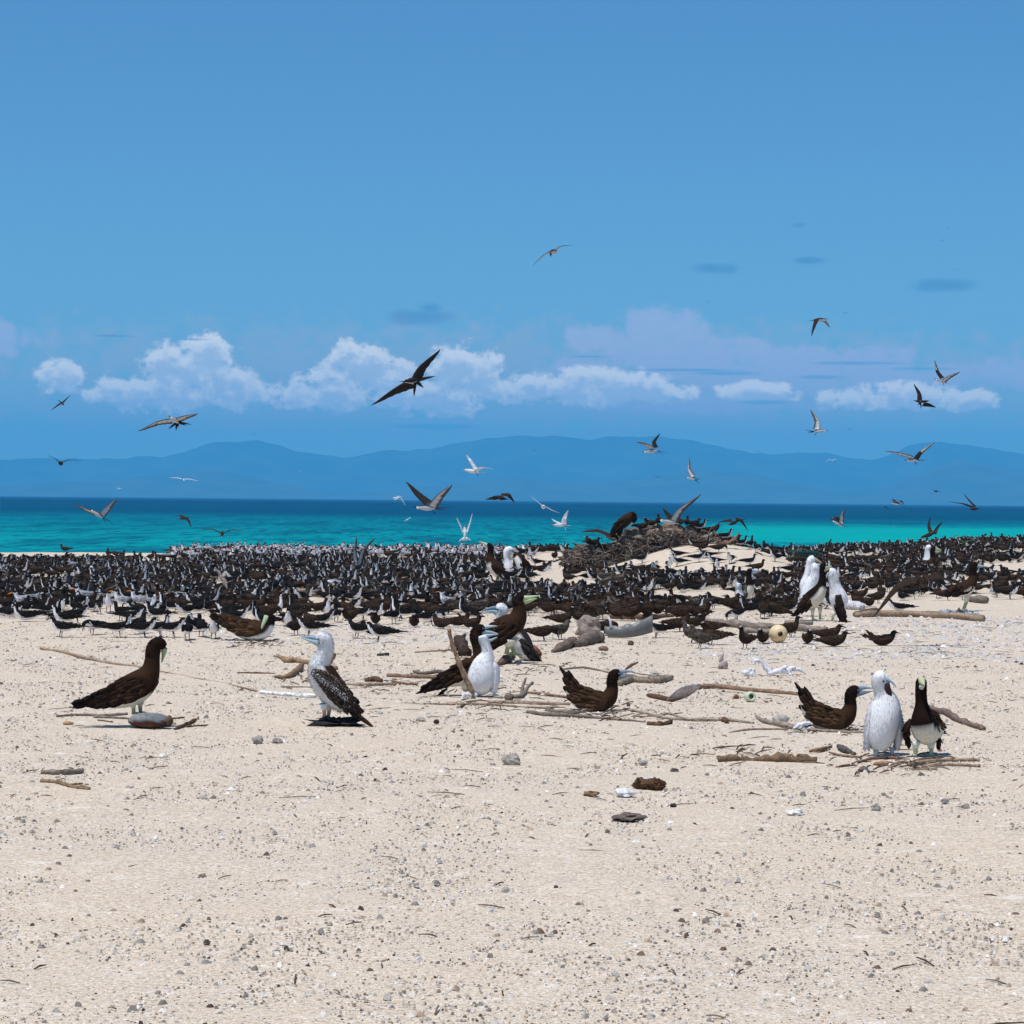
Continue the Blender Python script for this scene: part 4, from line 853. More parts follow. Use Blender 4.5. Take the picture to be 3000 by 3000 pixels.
FRONT = [
 ('sooty', 'stand', 348, 1867, 5, 'lone black-backed tern with white breast facing right on bare sand, left foreground', GF),
 ('sooty', 'hunch', 182, 1866, 170, 'dark tern standing first in the front row at the left edge', GF),
 ('sooty', 'stand', 186, 1836, 200, 'dark tern behind the first front-row tern at the left edge, long wings crossed', GF),
 ('sooty', 'hunch', 224, 1826, 25, 'dark-winged tern beside the left edge pair, wing tips raised to the right', GF),
 ('sooty', 'hunch', 420, 1868, 8, 'dark tern with head low just right of the lone white-breasted tern', GF),
 ('sooty', 'look', 466, 1866, -20, 'white-faced tern in the front row, second to the right of the lone tern', GF),
 ('sooty', 'hunch', 505, 1867, 0, 'broad-backed dark tern in the middle of the left front row', GF),
 ('sooty', 'stand', 548, 1874, 90, 'dark tern standing back to the camera in the left front row', GF),
 ('sooty', 'stand', 590, 1866, 110, 'dark tern seen from behind, one place left of the white-fronted tern', GF),
 ('sooty', 'stand', 626, 1872, -88, 'white-fronted tern facing the camera left of the brooding booby', GF),
 ('sooty', 'hunch', 402, 1812, 195, 'dark tern with tail to the left standing behind the left front row', GF),
 ('sooty', 'stand', 455, 1822, 160, 'dark tern with white cheek in the second row near the left', GF),
 ('noddy', 'hunch', 866, 1862, 70, 'plump brown noddy, left one of the pair behind the fledgling head', GN),
 ('noddy', 'hunch', 906, 1840, 120, 'rusty-backed noddy, right one of the pair behind the fledgling head', GN),
 ('sooty', 'hunch', 908, 1864, 180, 'dark tern facing left directly above the fledgling head', GF),
 ('sooty', 'hunch', 1048, 1870, 150, 'black tern with its head turned away, left of the striding tern', GF),
 ('noddy', 'sit', 1092, 1862, 190, 'brown noddy resting behind the black-backed tern on open sand', GN),
 ('sooty', 'hunch', 1112, 1882, 178, 'black-backed tern facing left on open sand with long wings pointing right', GF),
 ('sooty', 'stand', 955, 1812, -70, 'white-breasted tern facing the camera above the pair of rusty noddies', GF),
 ('sooty', 'stand', 985, 1824, 100, 'dark tern with spread tail seen from behind in the middle front', GF),
 ('sooty', 'down', 1062, 1818, 0, 'tern with bowed white head and black bill pointing to the ground', GF),
 ('sooty', 'stand', 1152, 1828, 60, 'dark tern with half-open wings left of the grey-capped noddy', GF),
 ('noddy', 'sit', 1100, 1830, -90, 'small noddy with white cap facing the camera behind the striding tern', GN),
 ('noddy', 'sit', 1213, 1838, -88, 'grey-capped noddy sitting face to the camera on pale coral', GN),
 ('noddy', 'sit', 1290, 1842, 130, 'dark noddy sitting with upright neck right of the grey-capped noddy', GN),
 ('noddy', 'sit', 1345, 1836, 15, 'brown noddy lying with fanned wings left of the front booby head', GN),
 ('noddy', 'cocked', 1382, 1842, -30, 'white-capped noddy with raised tail beside the front booby head', GN),
 ('noddy', 'down', 1590, 1880, 5, 'noddy leaning forward with its tail raised, right of the lime-billed booby', GN),
 ('young', 'hunch', 1640, 1874, 40, 'pale grey-brown noddy just behind the leaning noddy', GN),
 ('noddy', 'stand', 1648, 1838, 5, 'grey-capped brown noddy facing right above the leaning noddy', GN),
 ('noddy', 'sit', 1700, 1822, 200, 'rusty noddy sitting with raised head left of the pale boulder', GN),
 ('noddy', 'stand', 1748, 1796, 175, 'sleek brown noddy standing tall above the pale boulder, facing left', GN),
 ('noddy', 'down', 1768, 1862, -5, 'brown noddy bowing to the grey curved debris', GN),
 ('sooty', 'hunch', 1925, 1870, 200, 'very dark bird crouching right of the grey curved debris', GN),
 ('noddy', 'hunch', 1990, 1852, 15, 'brown noddy with its head bent down behind the front noddy cluster', GN),
 ('noddy', 'sit', 2040, 1838, 30, 'dark noddy with folded neck in front of the long weathered log', GN),
 ('noddy', 'stand', 2078, 1862, 190, 'white-capped noddy standing behind the three-noddy cluster', GN),
 ('young', 'stand', 2032, 1886, 170, 'small dusky noddy at the left of the three-noddy cluster', GN),
 ('noddy', 'stand', 2090, 1890, 178, 'slate-headed noddy facing left with long tail, biggest of the three-noddy cluster', GN),
 ('young', 'stand', 2055, 1900, 200, 'young brown noddy standing in front of the three-noddy cluster', GN),
 ('noddy', 'stand', 2185, 1902, 235, 'lone white-capped noddy standing between the cluster and the yellow float', GN),
 ('noddy', 'sit', 2234, 1886, 250, 'noddy sitting with pointed tail against the left side of the yellow float', GN),
 ('noddy', 'stand', 2312, 1868, 20, 'white-capped noddy standing against the right side of the yellow float', GN),
 ('noddy', 'sit', 2366, 1888, -85, 'grey-faced noddy sitting head-on right of the yellow float', GN),
 ('noddy', 'sit', 2430, 1874, 5, 'black-winged noddy with white cap in front of the four-bird group', GN),
 ('noddy', 'sit', 2445, 1896, 0, 'large brown noddy in profile in front of the four-bird group', GN),
 ('noddy', 'cocked', 2588, 1894, 0, 'lone brown noddy with cocked tail and open bill on pale coral', GN),
 ('sooty', 'sit', 2630, 1792, 180, 'pale-necked dark-capped tern crouched on the sand behind the long pole', GF),
 ('noddy', 'stand', 2516, 1780, 160, 'slim noddy standing at the left of the knot of noddies left of the pole', GN),
 ('noddy', 'sit', 2548, 1778, 60, 'brown noddy with mottled back in the knot of noddies left of the pole', GN),
 ('noddy', 'hunch', 2572, 1768, 30, 'upright noddy at the right of the knot of noddies left of the pole', GN),
 ('noddy', 'sit', 2474, 1738, 10, 'rusty noddy sitting just behind the right chick of the four-bird group', GN),
 ('noddy', 'down', 2572, 1722, 180, 'rusty-backed noddy standing behind the knot of noddies', GN),
 ('crested', 'stand', 362, 1786, 200, 'big pale tern with raised white neck, left one of the pale pair', 'pale terns in the left part of the colony'),
 ('crested', 'stand', 410, 1786, 160, 'big pale tern with yellow bill, right one of the pale pair', 'pale terns in the left part of the colony'),
 ('crested', 'hunch', 250, 1768, 195, 'pale grey tern standing left of the pale pair', 'pale terns in the left part of the colony'),
 ('crested', 'down', 540, 1775, 175, 'pale grey tern with raised wing tips preening right of the pale pair', 'pale terns in the left part of the colony'),
 ('crested', 'stand', 318, 1794, -85, 'white-fronted tern standing just in front of the pale pair', 'pale terns in the left part of the colony'),
 ('noddy', 'hunch', 2058, 1615, 5, 'dark noddy standing on top of the sand hump', 'birds on the sand hump'),
 ('sooty', 'hunch', 2046, 1648, 0, 'dark tern in profile in the middle of the sand hump', 'birds on the sand hump'),
 ('sooty', 'stand', 1880, 1652, 10, 'white-faced tern standing at the foot of the root pile', 'birds on the sand hump'),
 ('noddy', 'hunch', 2262, 1632, 5, 'noddy standing alone at the right end of the sand hump', 'birds on the sand hump'),
 ('sooty', 'stand', 2196, 1660, 15, 'white-breasted tern on the right slope of the sand hump', 'birds on the sand hump'),
 ('sooty', 'look', 1960, 1668, -80, 'white-fronted tern facing the camera at the foot of the sand hump', 'birds on the sand hump'),
 ('sooty', 'stand', 2098, 1676, -90, 'white tern facing the camera centred below the sand hump', 'birds on the sand hump'),
 ('sooty', 'stand', 1985, 1660, 200, 'tern pair member with dark back on the left slope of the sand hump', 'birds on the sand hump'),
 ('noddy', 'stand', 190, 1619, 185, 'first noddy from the left on the bare beach crest', 'noddies on the crest at the left'),
 ('noddy', 'stand', 316, 1632, 100, 'upright noddy of the pair on the left beach crest', 'noddies on the crest at the left'),
 ('noddy', 'down', 340, 1634, 185, 'rounded noddy of the pair on the left beach crest', 'noddies on the crest at the left'),
 ('noddy', 'stand', 412, 1648, 100, 'upright noddy on bare sand right of the crest pair', 'noddies on the crest at the left'),
 ('noddy', 'stand', 466, 1644, 175, 'noddy facing left at the edge of bare sand before the pale terns', 'noddies on the crest at the left'),
]
POSES['crested'].append('down'); LIB['crested', 'down'], RAW['crested', 'down'] = tern_mesh('crested', 'down', 77)
for (k_, p_, x_, y_, w_, l_, g_) in FRONT:
    put(k_, p_, x_, y_, w_, l_, g_, 1.12 if (k_ == 'noddy' and y_ > 1700) else (1.25 if k_ == 'crested' else 1.13))

# ground already taken by large birds and logs: (px, py, radius m)
for (px, py, r_) in [(742, 1874, .35), (690, 1870, .3), (2385, 1818, .35), (2450, 1820, .35), (2365, 1800, .3), (2168, 1778, .2), (2192, 1765, .2), (2724, 1676, .5), (2828, 1790, .5), (1462, 1705, .45), (1494, 1692, .35), (1540, 1692, .4), (1480, 1940, .6), (2168, 1798, .2), (2350, 1672, .5), (1475, 1725, .45), (1500, 1708, .4), (2370, 1838, .4), (1780, 1860, .6), (1500, 1780, .35), (1520, 1800, .3),
                    (333, 1690, .35), (2280, 1870, .3), (2350, 1650, .55), (260, 1775, .15)]:
    g = ground(px, py); OCC.append((g.x, g.y, r_))
def dens(x, y):
    """how thickly the birds stand: weight 0..1, kind weights"""
    if y < 1642 and 505 < x < 1560: return .97, (.18, .30, .50, .02)
    if x < 505 and y < 1655: return (0 if y < 1645 else .10 if x < 420 else .4), (.3, .7, 0, 0)
    if 1545 < x < 1705 and 1620 < y < 1712: return .03, (.5, .5, 0, 0)
    if 1340 < x < 1560 and 1646 < y < 1695: return .10, (.8, .2, 0, 0)
    if 1700 < x < 1930 and y < 1700 - (x - 1700) * .15: return .35 if x < 1760 else 0, (.2, .8, 0, 0)
    if 1920 <= x < 2310 and 1590 < y < 1694: return .035, (.7, .3, 0, 0)
    if y > 1795 and x < 640: return (.05 if y > 1812 or x < 430 else .5), (1, 0, 0, 0)
    if y > 1806 and 640 <= x < 1300: return (.10 if y < 1835 else 0), (.6, .4, 0, 0)
    if y > 1790 and 1300 <= x < 2200: return (.42 if y < 1822 else 0), (.2, .7, 0, .1)
    if y > 1790: return (.3 if (y < 1815 and x < 2330) else 0), (.3, .7, 0, 0)
    if x > 2480 and y > 1760: return 0, (1, 0, 0, 0)
    if x > 2500 and y > 1712: return .16, (.45, .55, 0, 0)
    if x > 2280 and 1690 < y <= 1790: return .25, (.45, .55, 0, 0)
    if x > 2300 and y <= 1690: return (.95 if y < 1668 else .5), (.40, .58, .0, .02)
    if 1930 < x < 2300 and 1700 < y < 1745: return .40, (.8, .15, 0, .05)
    if x > 1650 and y > 1700: return .60, (.45, .48, 0, .07)
    if 1560 <= x < 2400 and y < 1640: return .8, (.2, .8, 0, 0)
    return 1.0, (.64, .30, .004, .056)
cand = []; cell = {}
for (x, y, r_) in OCC:
    cell.setdefault((int(x // .5), int(y // .5)), []).append((x, y, r_))
r2 = random.Random(5)
for _ in range(48000):
    px = r2.uniform(-160, 3160)
    d_ = 26 + 46 * r2.random() ** .75
    X = (px - 1500) / F * d_; Z_ = hz(X, d_)
    P = Vector((X, d_, Z_)); ppx, ppy = project(P)
    if ppy > 1872: continue
    if d_ > 71.5: continue
    w, kw = dens(ppx, ppy)
    cl = mnoise.noise(Vector((X * .55, d_ * .30, 3)))
    if w > .3: w = max(0, min(1, w * ((.80 + cl * 2.8) if ppx < 1500 else (.68 + cl * 3.4))))
    if r2.random() > w: continue
    rr = .10 if w > .5 else .14
    if d_ > 56: rr = .13
    if ppy < 1650 and 505 < ppx < 1560: rr = .13
    ix, iy = int(X // .5), int(d_ // .5); ok = True
    for a in (-1, 0, 1):
        for b_ in (-1, 0, 1):
            for (qx, qy, qr) in cell.get((ix + a, iy + b_), ()):
                if (qx - X) ** 2 + (qy - d_) ** 2 < (rr + qr) ** 2: ok = False; break
    if not ok: continue
    cell.setdefault((ix, iy), []).append((X, d_, rr))
    kd = r2.choices(('sooty', 'noddy', 'crested', 'young'), kw)[0]
    po = r2.choice(('hunch', 'hunch', 'sit', 'sit', 'sit', 'stand', 'look', 'down', 'sitlook', 'sitlook', 'up') if kd == 'sooty' else POSES[kd])
    yw = r2.choice((0, 180, 90, 20, 160, -30, 210, 60, 120, 270)) + r2.uniform(-32, 32)
    cand.append((d_, X, Z_, kd, po, yw, r2.uniform(.94, 1.12), ppx, ppy))
cand.sort()
MARKS = [(742, 1840, 'the brooding booby'), (386, 1790, 'the pale tern pair'), (950, 1850, 'the fledgling booby'), (1213, 1820, 'the grey-capped noddy'), (1460, 1800, 'the embracing boobies'), (1540, 1760, 'the lime-billed booby'), (1050, 1650, 'the landing tern'),
         (1480, 1680, 'the upper booby trio'), (560, 1632, "the pale row's left end"), (800, 1624, 'the pale row'), (1240, 1626, 'the V-winged tern'), (2480, 1640, 'the crate'), (2640, 1640, 'the landing noddy'), (333, 1680, 'the brown coconut husk'), (1720, 1840, 'the pale boulder'), (1845, 1830, 'the grey curved debris'), (2180, 1740, 'the lone white chick'), (2400, 1750, 'the four-bird group'), (2281, 1856, 'the yellow float'),
         (2350, 1640, 'the green crate'), (2735, 1640, 'the far booby'), (2690, 1710, 'the sweeping noddy'), (880, 1735, 'the forked driftwood logs'), (660, 1710, 'the upright stick'), (770, 1655, 'the arched driftwood bough'), (1850, 1640, 'the root pile'), (2110, 1640, 'the sand hump'), (2830, 1710, 'the edge booby')]
def zone(px, py):
    m = min(MARKS, key=lambda q: (q[0] - px) ** 2 + 6 * (q[1] - py) ** 2); dx, dy = px - m[0], (py - m[1]) * 2.5
    far = 'well ' if max(abs(dx), abs(dy)) > 130 else ''
    return far + (('right of ' if dx > 0 else 'left of ') if abs(dx) > abs(dy) else ('below ' if dy > 0 else 'above ')) + m[2]
POSE_T = {'stand': 'standing', 'hunch': 'hunched', 'look': 'peering', 'sit': 'sitting', 'up': 'craning', 'down': 'bowing', 'sitlook': 'sitting', 'cocked': 'sitting tail-up'}
KT = {'sooty': 'black-backed tern', 'noddy': 'brown noddy', 'crested': 'pale grey tern', 'young': 'speckled tern'}
cnt = {}; rest = []
for (d_, X, Z_, kd, po, yaw, s_, px, py) in cand:
    used = sum(1 for f_ in FRONT if f_[0] == kd)
    if cnt.get(kd, used) >= 298: rest.append((d_, X, Z_, kd, po, yaw, s_)); continue
    cnt[kd] = cnt.get(kd, used) + 1
    zn = zone(px, py); yy_ = yaw % 360; fc = 'right' if yy_ < 50 or yy_ > 310 else 'away' if yy_ < 130 else 'left' if yy_ < 230 else 'the camera'
    v = 'front' if py > 1745 else 'middle' if py > 1685 else 'back'
    put(kd, po, 0, 0, yaw, f'{KT[kd]} {POSE_T[po]}, facing {fc}, {zn}', f'{KT[kd]} crowd at the {v} of the colony', s_ * (1.18 if kd == 'crested' else 1.13), Vector((X, d_, Z_)), hi=d_ < 36)
by = {}
for o in COL.objects:
    if o.get('group', '').endswith('of the colony') and 'crowd' in o['group']: by.setdefault(o['label'], []).append(o)
for lb_, os_ in by.items():
    os_.sort(key=lambda o: o.location.y)
    n__ = len(os_)
    if n__ == 1: continue
    if n__ == 2: nm_ = ('nearer one', 'farther one')
    else:
        os_.sort(key=lambda o: o.location.x / o.location.y); nm_ = ['leftmost'] + [w + ' from left' for w in ('second', 'third', 'fourth', 'fifth', 'sixth', 'seventh', 'eighth', 'ninth', 'tenth', 'eleventh', 'twelfth', 'thirteenth', 'fourteenth', 'fifteenth')][:n__ - 2] + ['rightmost']
    for o, w_ in zip(os_, nm_): o['label'] = lb_ + ', ' + w_
print('COLONY', len(cand), cnt, len(rest))
for kd_, nm, lb in (('sooty', 'tern_crowd', 'far ranks of black-and-white terns packed on the sand behind the nearer birds'), ('noddy', 'noddy_crowd', 'far ranks of dark noddies packed along the crest'), ('crested', 'crested_tern_crowd', 'far pale terns packed along the crest')):
    vs, fs, cs, off = [], [], [], 0
    for (d_, X, Z_, kd, po, yaw, s_) in rest:
        if kd != kd_: continue
        v, f, c = RAW[kd, po]; a = R(yaw); m = np.array([[math.cos(a), -math.sin(a), 0], [math.sin(a), math.cos(a), 0], [0, 0, 1]]) * s_ * 1.12
        vs.append(v @ m.T + np.array([X, d_, Z_])); fs.extend(tuple(i + off for i in q) for q in f); cs.append(c); off += len(v)
    if not vs: continue
    mb = MB(); mb.v = [tuple(q) for q in np.concatenate(vs)]; mb.f = fs; mb.c = [tuple(q) for q in np.concatenate(cs)]
    tag(mb.obj(nm, M_PLUME), lb, 'crowd', kind='stuff')

# ------------------------------------------------------------------ birds in the air
def fly(kind, label, span_px, H, T, wings, up, tail=(), legs=False, chord=None, rb=None, d=None, group='seabirds flying over the beach and sea', bill=True, chdir=None):
    """H head, T vent, wings [(root),(wrist),(tip)] as (px, py, depth px); built in metres at its own distance"""
    span = {'sooty': .86, 'noddy': .82, 'crested': 1.0}[kind]
    d = d or F * span / span_px * 1.0
    k = d / F; A = at(H[0], H[1], d)
    def p(q):
        dep = (q[2] if len(q) > 2 else 0) * k
        return at(q[0], q[1], d + dep) - A if False else (RIGHT * ((q[0] - H[0]) * k) + UP * ((H[1] - q[1]) * k) + Vector((0, dep, 0)))
    u = (RIGHT * up[0] + fwd * up[1] + UP * up[2]).normalized()
    mb = MB(); h, t_ = p(H), p(T); ax = (h - t_); Lb = ax.length; axn = ax.normalized()
    rb = (rb * k) if rb else max(.030, Lb * .17)
    rb = min(rb, .055)
    st = [(t_ - axn * .03, .008), (t_ + ax * .15, rb * .62), (t_ + ax * .45, rb), (t_ + ax * .72, rb * .85), (t_ + ax * .88, rb * .60), (h, rb * .60), (h + axn * rb * .5, rb * .3)]
    sf = Surf([(*a, r_, r_) for a, r_ in st], 16, up=u)
    und = {'sooty': (.52, .52, .54), 'noddy': (.045, .030, .022), 'crested': (.78, .78, .78)}[kind]
    topc = {'sooty': (.026, .021, .020), 'noddy': (.034, .022, .016), 'crested': (.52, .53, .56)}[kind]
    def col(t, dd, P):
        if kind == 'sooty' and t > .78: return DK if dd > .1 else TW
        if kind == 'crested' and t > .82: return (.01, .01, .012) if dd > .1 else TW
        return topc if dd > .1 else und
    sf.skin(mb, 10, col)
    if bill:
        bc = ORANGE if kind == 'crested' else (.01, .01, .01); bt = h + axn * (rb * .5 + .05)
        tube(mb, [h + axn * rb * .3, h + axn * (rb * .5 + .02), bt], [rb * .28, .005, .001], 6, bc)
    back = -axn
    for w in wings:
        rt, wr, tp = [p(q) for q in w[:3]]; ch = (w[3] if len(w) > 3 else 1.0) * .100
        cd = back
        lead = []
        n = 13
        for i in range(n):
            f = i / (n - 1)
            a = rt.lerp(wr, f); b_ = wr.lerp(tp, f); lead.append(a.lerp(b_, f) * .55 + (rt.lerp(wr, min(1, f * 2.2)) if f < .4545 else wr.lerp(tp, (f - .4545) / .5455)) * .45)
        bow = (tp - rt).length * .045; lead = [q - back * (bow * math.sin(math.pi * min(1, (i / (n - 1)) * 1.15))) for i, q in enumerate(lead)]
        vs = []; cs = []; m = 6
        for i in range(n):
            f = i / (n - 1); spn = (lead[min(i + 1, n - 1)] - lead[max(i - 1, 0)]).normalized()
            c_ = (cd - spn * cd.dot(spn)); 
            if c_.length < .35:                     # wing swept along the body line: keep a real chord
                c_ = c_ + spn.cross(u) * .35 * (1 if spn.cross(u).dot(cd) > 0 else -1)
            c_ = (c_.normalized() + back * .25).normalized(); nn = spn.cross(c_)
            if nn.dot(u) < 0: nn = -nn
            nn.normalize()
            cl = ch * (1.0 - .30 * f) * (max(0, 1 - f ** 2.0)) ** .75 + .003
            cl *= 1 + (.05 if i % 2 else -.03)
            for j in range(m):
                g = j / (m - 1); c0 = lead[i] + c_ * (cl * g); cam_ = .10 * cl * math.sin(math.pi * min(1, g * 1.1 + .02)) + .004 * (1 - g)
                vs.append(c0 + nn * cam_); vs.append(c0 + nn * (cam_ - .012 * (1 - f * .7) * (1 - g) - .0015))
                stripe = 1 + .35 * ((i % 2) - .5) * g
                cs.append(tuple(x * stripe for x in topc))
                if kind == 'sooty': ue = und if (g < .62 - .5 * max(0, f - .45) * 1.6 and f < .92 and not (g < .12)) else (.10, .085, .075)
                elif kind == 'crested': ue = und if f < .75 or g < .6 else (.35, .35, .37)
                else: ue = (.085, .066, .054) if g > .25 else (.05, .035, .027)
                cs.append(tuple(x * stripe for x in ue))
        fs = []
        for i in range(n - 1):
            for j in range(m - 1):
                a = (i * m + j) * 2; b2 = a + 2; c2 = a + m * 2; d2 = c2 + 2
                fs.append((a, b2, d2, c2)); fs.append((a + 1, c2 + 1, d2 + 1, b2 + 1))
            a = (i * m) * 2; c2 = a + m * 2; fs.append((a, c2, c2 + 1, a + 1)); a += (m - 1) * 2; c2 += (m - 1) * 2; fs.append((a, a + 1, c2 + 1, c2))
        fs.append(tuple(range(0, m * 2, 2)) + tuple(range(m * 2 - 1, 0, -2))); q = (n - 1) * m * 2
        fs.append(tuple(q + x for x in range(1, m * 2, 2)) + tuple(q + x for x in range(m * 2 - 2, -1, -2)))
        mb.add(vs, fs, cs)
    tt = [p(q) for q in tail] or [t_ + back * .09]
    for q in tt:
        feather(mb, t_ + axn * .02, q - t_ - axn * .02, u, (q - t_).length + .05, .034, topc if kind != 'crested' else (.7, .7, .7), 0, point=(kind != 'noddy'))
        feather(mb, t_ + axn * .02, (q - t_).normalized() * .5 + back * .6, u, (q - t_).length * .72 + .03, .038, tuple(x * 1.2 for x in topc), 0, point=(kind != 'noddy'))
    if legs:
        for sx in (-1, 1):
            b0 = t_ + axn * .03 - u * rb * .6; s_ = axn.cross(u) * .012 * sx
            tube(mb, [b0 + s_, b0 + s_ - u * .035 + back * .01, b0 + s_ - u * .045 + back * .035], [.004, .003, .003], 5, (.01, .01, .01))
    o = mb.obj({'sooty': 'flying_tern', 'noddy': 'flying_noddy', 'crested': 'flying_crested_tern'}[kind], M_PLUME, A)
    tag(o, label, 'noddy' if kind == 'noddy' else 'tern', group); return o
fly('sooty', 'large dark tern gliding with wings fully spread in the middle of the sky', 262, (1190, 1117, -5), (1222, 1113, 5), [((1198, 1112), (1160, 1138, -4), (1086, 1187, 4)), ((1206, 1108), (1232, 1070, 0), (1290, 1022, 4))], (-.2, -.95, .25), [(1268, 1103, 8), (1214, 1146, 0)])
fly('sooty', 'highest large tern, wings bowed, seen from behind against clear blue', 128, (1630, 734, 30), (1612, 740, -12), [((1612, 736, 8), (1592, 746, 6), (1561, 778, 10)), ((1628, 732, 10), (1642, 719, 8), (1674, 718, 10))], (.1, .35, .95), [(1614, 752, -22)], True)
fly('sooty', 'tern banking with both wings down above the pinkish clouds at the right', 110, (2415, 936, -6), (2384, 938, 10), [((2398, 936, -6), (2386, 950, -24), (2374, 988, -34)), ((2408, 935, 4), (2424, 938, 24), (2437, 956, 42))], (0, -.3, .95), [(2370, 939, 14)], d=52)
fly('sooty', 'tern with one wing straight up and white belly near the top right clouds', 105, (2744, 1112), (2768, 1120, 6), [((2756, 1110, 2), (2744, 1090, 10), (2740, 1055, 14)), ((2758, 1114, -4), (2778, 1102, -14), (2809, 1090, -20))], (.1, .25, .95), [(2776, 1122, 10)], True, d=50)
fly('sooty', 'all-dark tern climbing left of the white-bellied tern at the right', 100, (2717, 1175), (2694, 1178), [((2702, 1174), (2697, 1150, 4), (2679, 1124, 6)), ((2708, 1178), (2724, 1182, 4), (2744, 1193, 6))], (.2, -.95, .2), [(2680, 1173), (2698, 1190)], d=52)
fly('sooty', 'tern flying right with a single raised wing over the far hills', 95, (2416, 1261), (2386, 1265), [((2402, 1258), (2402, 1232, 6), (2376, 1199, 8), 1.25), ((2400, 1262, 10), (2402, 1256, 40), (2396, 1250, 80), .8)], (0, .3, .95), [(2361, 1260), (2370, 1268)], True, d=47)
fly('sooty', 'pale-bellied tern with long flat wings over the left hills', 182, (503, 1224, -12), (520, 1238, 12), [((502, 1226, -4), (464, 1236, -6), (404, 1263, 0)), ((514, 1226, -4), (544, 1220, -8), (581, 1212, -8))], (.1, .8, .6), [(552, 1242, 10), (500, 1250, 12), (515, 1252, 12)], d=33)
fly('sooty', 'tern with diagonal wings at the left edge of the sky', 72, (188, 1187, -10), (176, 1178, 8), [((182, 1184), (192, 1172, 0), (207, 1157, 4)), ((178, 1184), (166, 1190, 0), (148, 1203, 4))], (.1, -.9, .4), [(170, 1172, 10)], d=80)
fly('noddy', 'dark bird with arched wings seen head-on at the left edge over the hills', 95, (178, 1356, -20), (178, 1359, 20), [((174, 1354), (162, 1344), (140, 1334)), ((182, 1354), (198, 1346), (240, 1349))], (0, .2, 1), d=62)
fly('sooty', 'large tern turning with V-shaped wings over the turquoise sea at the left', 136, (270, 1496), (300, 1516, 8), [((278, 1499), (250, 1490, -6), (217, 1475, -10)), ((292, 1503), (318, 1484, 4), (343, 1457, 8), 1.2)], (.3, .3, .9), [(336, 1535, 10), (312, 1538, 6)])
fly('sooty', 'large tern with both wings raised, flying left across the horizon', 178, (1224, 1486), (1275, 1489), [((1246, 1480, 4), (1220, 1452, 24), (1186, 1411, 36), 1.05), ((1254, 1482, -6), (1288, 1446, -20), (1325, 1420, -30), 1.2)], (0, .15, 1), [(1322, 1486), (1300, 1496)], True, d=33)
fly('crested', 'snow-white tern with orange bill flying left in front of the hills', 100, (1364, 1377), (1400, 1384), [((1388, 1376, 4), (1378, 1352, 14), (1364, 1331, 18), .9), ((1388, 1378, -4), (1410, 1367, -20), (1446, 1375, -30), .8)], (0, .3, .95), [(1421, 1384)], True, d=60)
fly('noddy', 'dark noddy with lowered wings touching the horizon line', 92, (1456, 1458, -10), (1482, 1462, 12), [((1464, 1452), (1452, 1452, -20), (1422, 1463, -34), 1.3), ((1470, 1451), (1488, 1452, 12), (1507, 1474, 22), 1.5)], (-.1, -.5, .85), d=52)
fly('crested', 'thin white tern gliding with wings on one slanting line over the sea', 98, (1590, 1486, -20), (1594, 1484, 22), [((1588, 1481), (1572, 1468), (1553, 1451), .7), ((1598, 1484), (1618, 1496), (1639, 1503), .7)], (.3, .0, .95), d=68)
fly('crested', 'white tern hovering with one wing up left of the root pile', 90, (1624, 1538, -4), (1656, 1538, 4), [((1644, 1534, -2), (1650, 1516, 2), (1665, 1493, 6), 1.25), ((1638, 1534, 6), (1626, 1528, 24), (1616, 1520, 40), .8)], (.1, .1, 1), [(1672, 1540), (1657, 1552)], d=58)
fly('crested', 'pale tern rising with wings in a V, seen from behind over the sea', 92, (1361, 1546, 12), (1362, 1574, -6), [((1357, 1556), (1350, 1540, -4), (1337, 1514, -4), .85), ((1366, 1556), (1376, 1534, -4), (1384, 1503, -4), .85)], (0, -.8, .3), [(1347, 1584, -8), (1378, 1582, -8), (1362, 1582, -10)], d=66)
fly('crested', 'small white tern banking just above the horizon left of the big tern', 45, (1156, 1466), (1172, 1458), [((1164, 1460), (1172, 1456), (1187, 1481)), ((1160, 1460, 6), (1150, 1458, 20), (1144, 1462, 36))], (.2, -.7, .6), d=110)
fly('crested', 'tiny white curved tern low over turquoise water below the big tern', 24, (1190, 1523), (1198, 1520), [((1194, 1521), (1198, 1517), (1204, 1518)), ((1194, 1521), (1188, 1523), (1184, 1531))], (0, -.5, .8), d=190)
fly('sooty', 'tern with dangling feet and crooked wings before the central hills', 95, (1890, 1323), (1925, 1320), [((1908, 1316, -4), (1892, 1306, -16), (1861, 1296, -22)), ((1915, 1314, 4), (1910, 1292, 14), (1935, 1268, 20), 1.1)], (0, .2, 1), [(1952, 1328), (1944, 1334)], True, d=58)
fly('sooty', 'dark tern with one black wing straight up above the root pile', 85, (2014, 1399), (2036, 1404), [((2024, 1398), (2014, 1376, 4), (2020, 1341, 6), 1.15), ((2026, 1400, 6), (2034, 1398, 30), (2044, 1400, 60), .8)], (0, .25, .95), [(2056, 1402), (2047, 1416)], d=62)
fly('sooty', 'white-bellied tern with long wings in front of the right-hand hill', 160, (2659, 1348), (2686, 1349), [((2668, 1343), (2632, 1330, -8), (2590, 1322, -10), .8), ((2675, 1344), (2698, 1320, 6), (2742, 1294, 10), .8)], (0, .2, 1), [(2714, 1347)], True, d=42)
fly('sooty', 'tern turning with black raised wings over the bright green shallows', 72, (2442, 1527), (2468, 1541), [((2452, 1530, 6), (2446, 1512, 10), (2431, 1519, 14), 1.2), ((2458, 1532, -4), (2462, 1508, -10), (2473, 1490, -14), 1.15)], (.3, .1, .9), [(2486, 1544)], d=58)
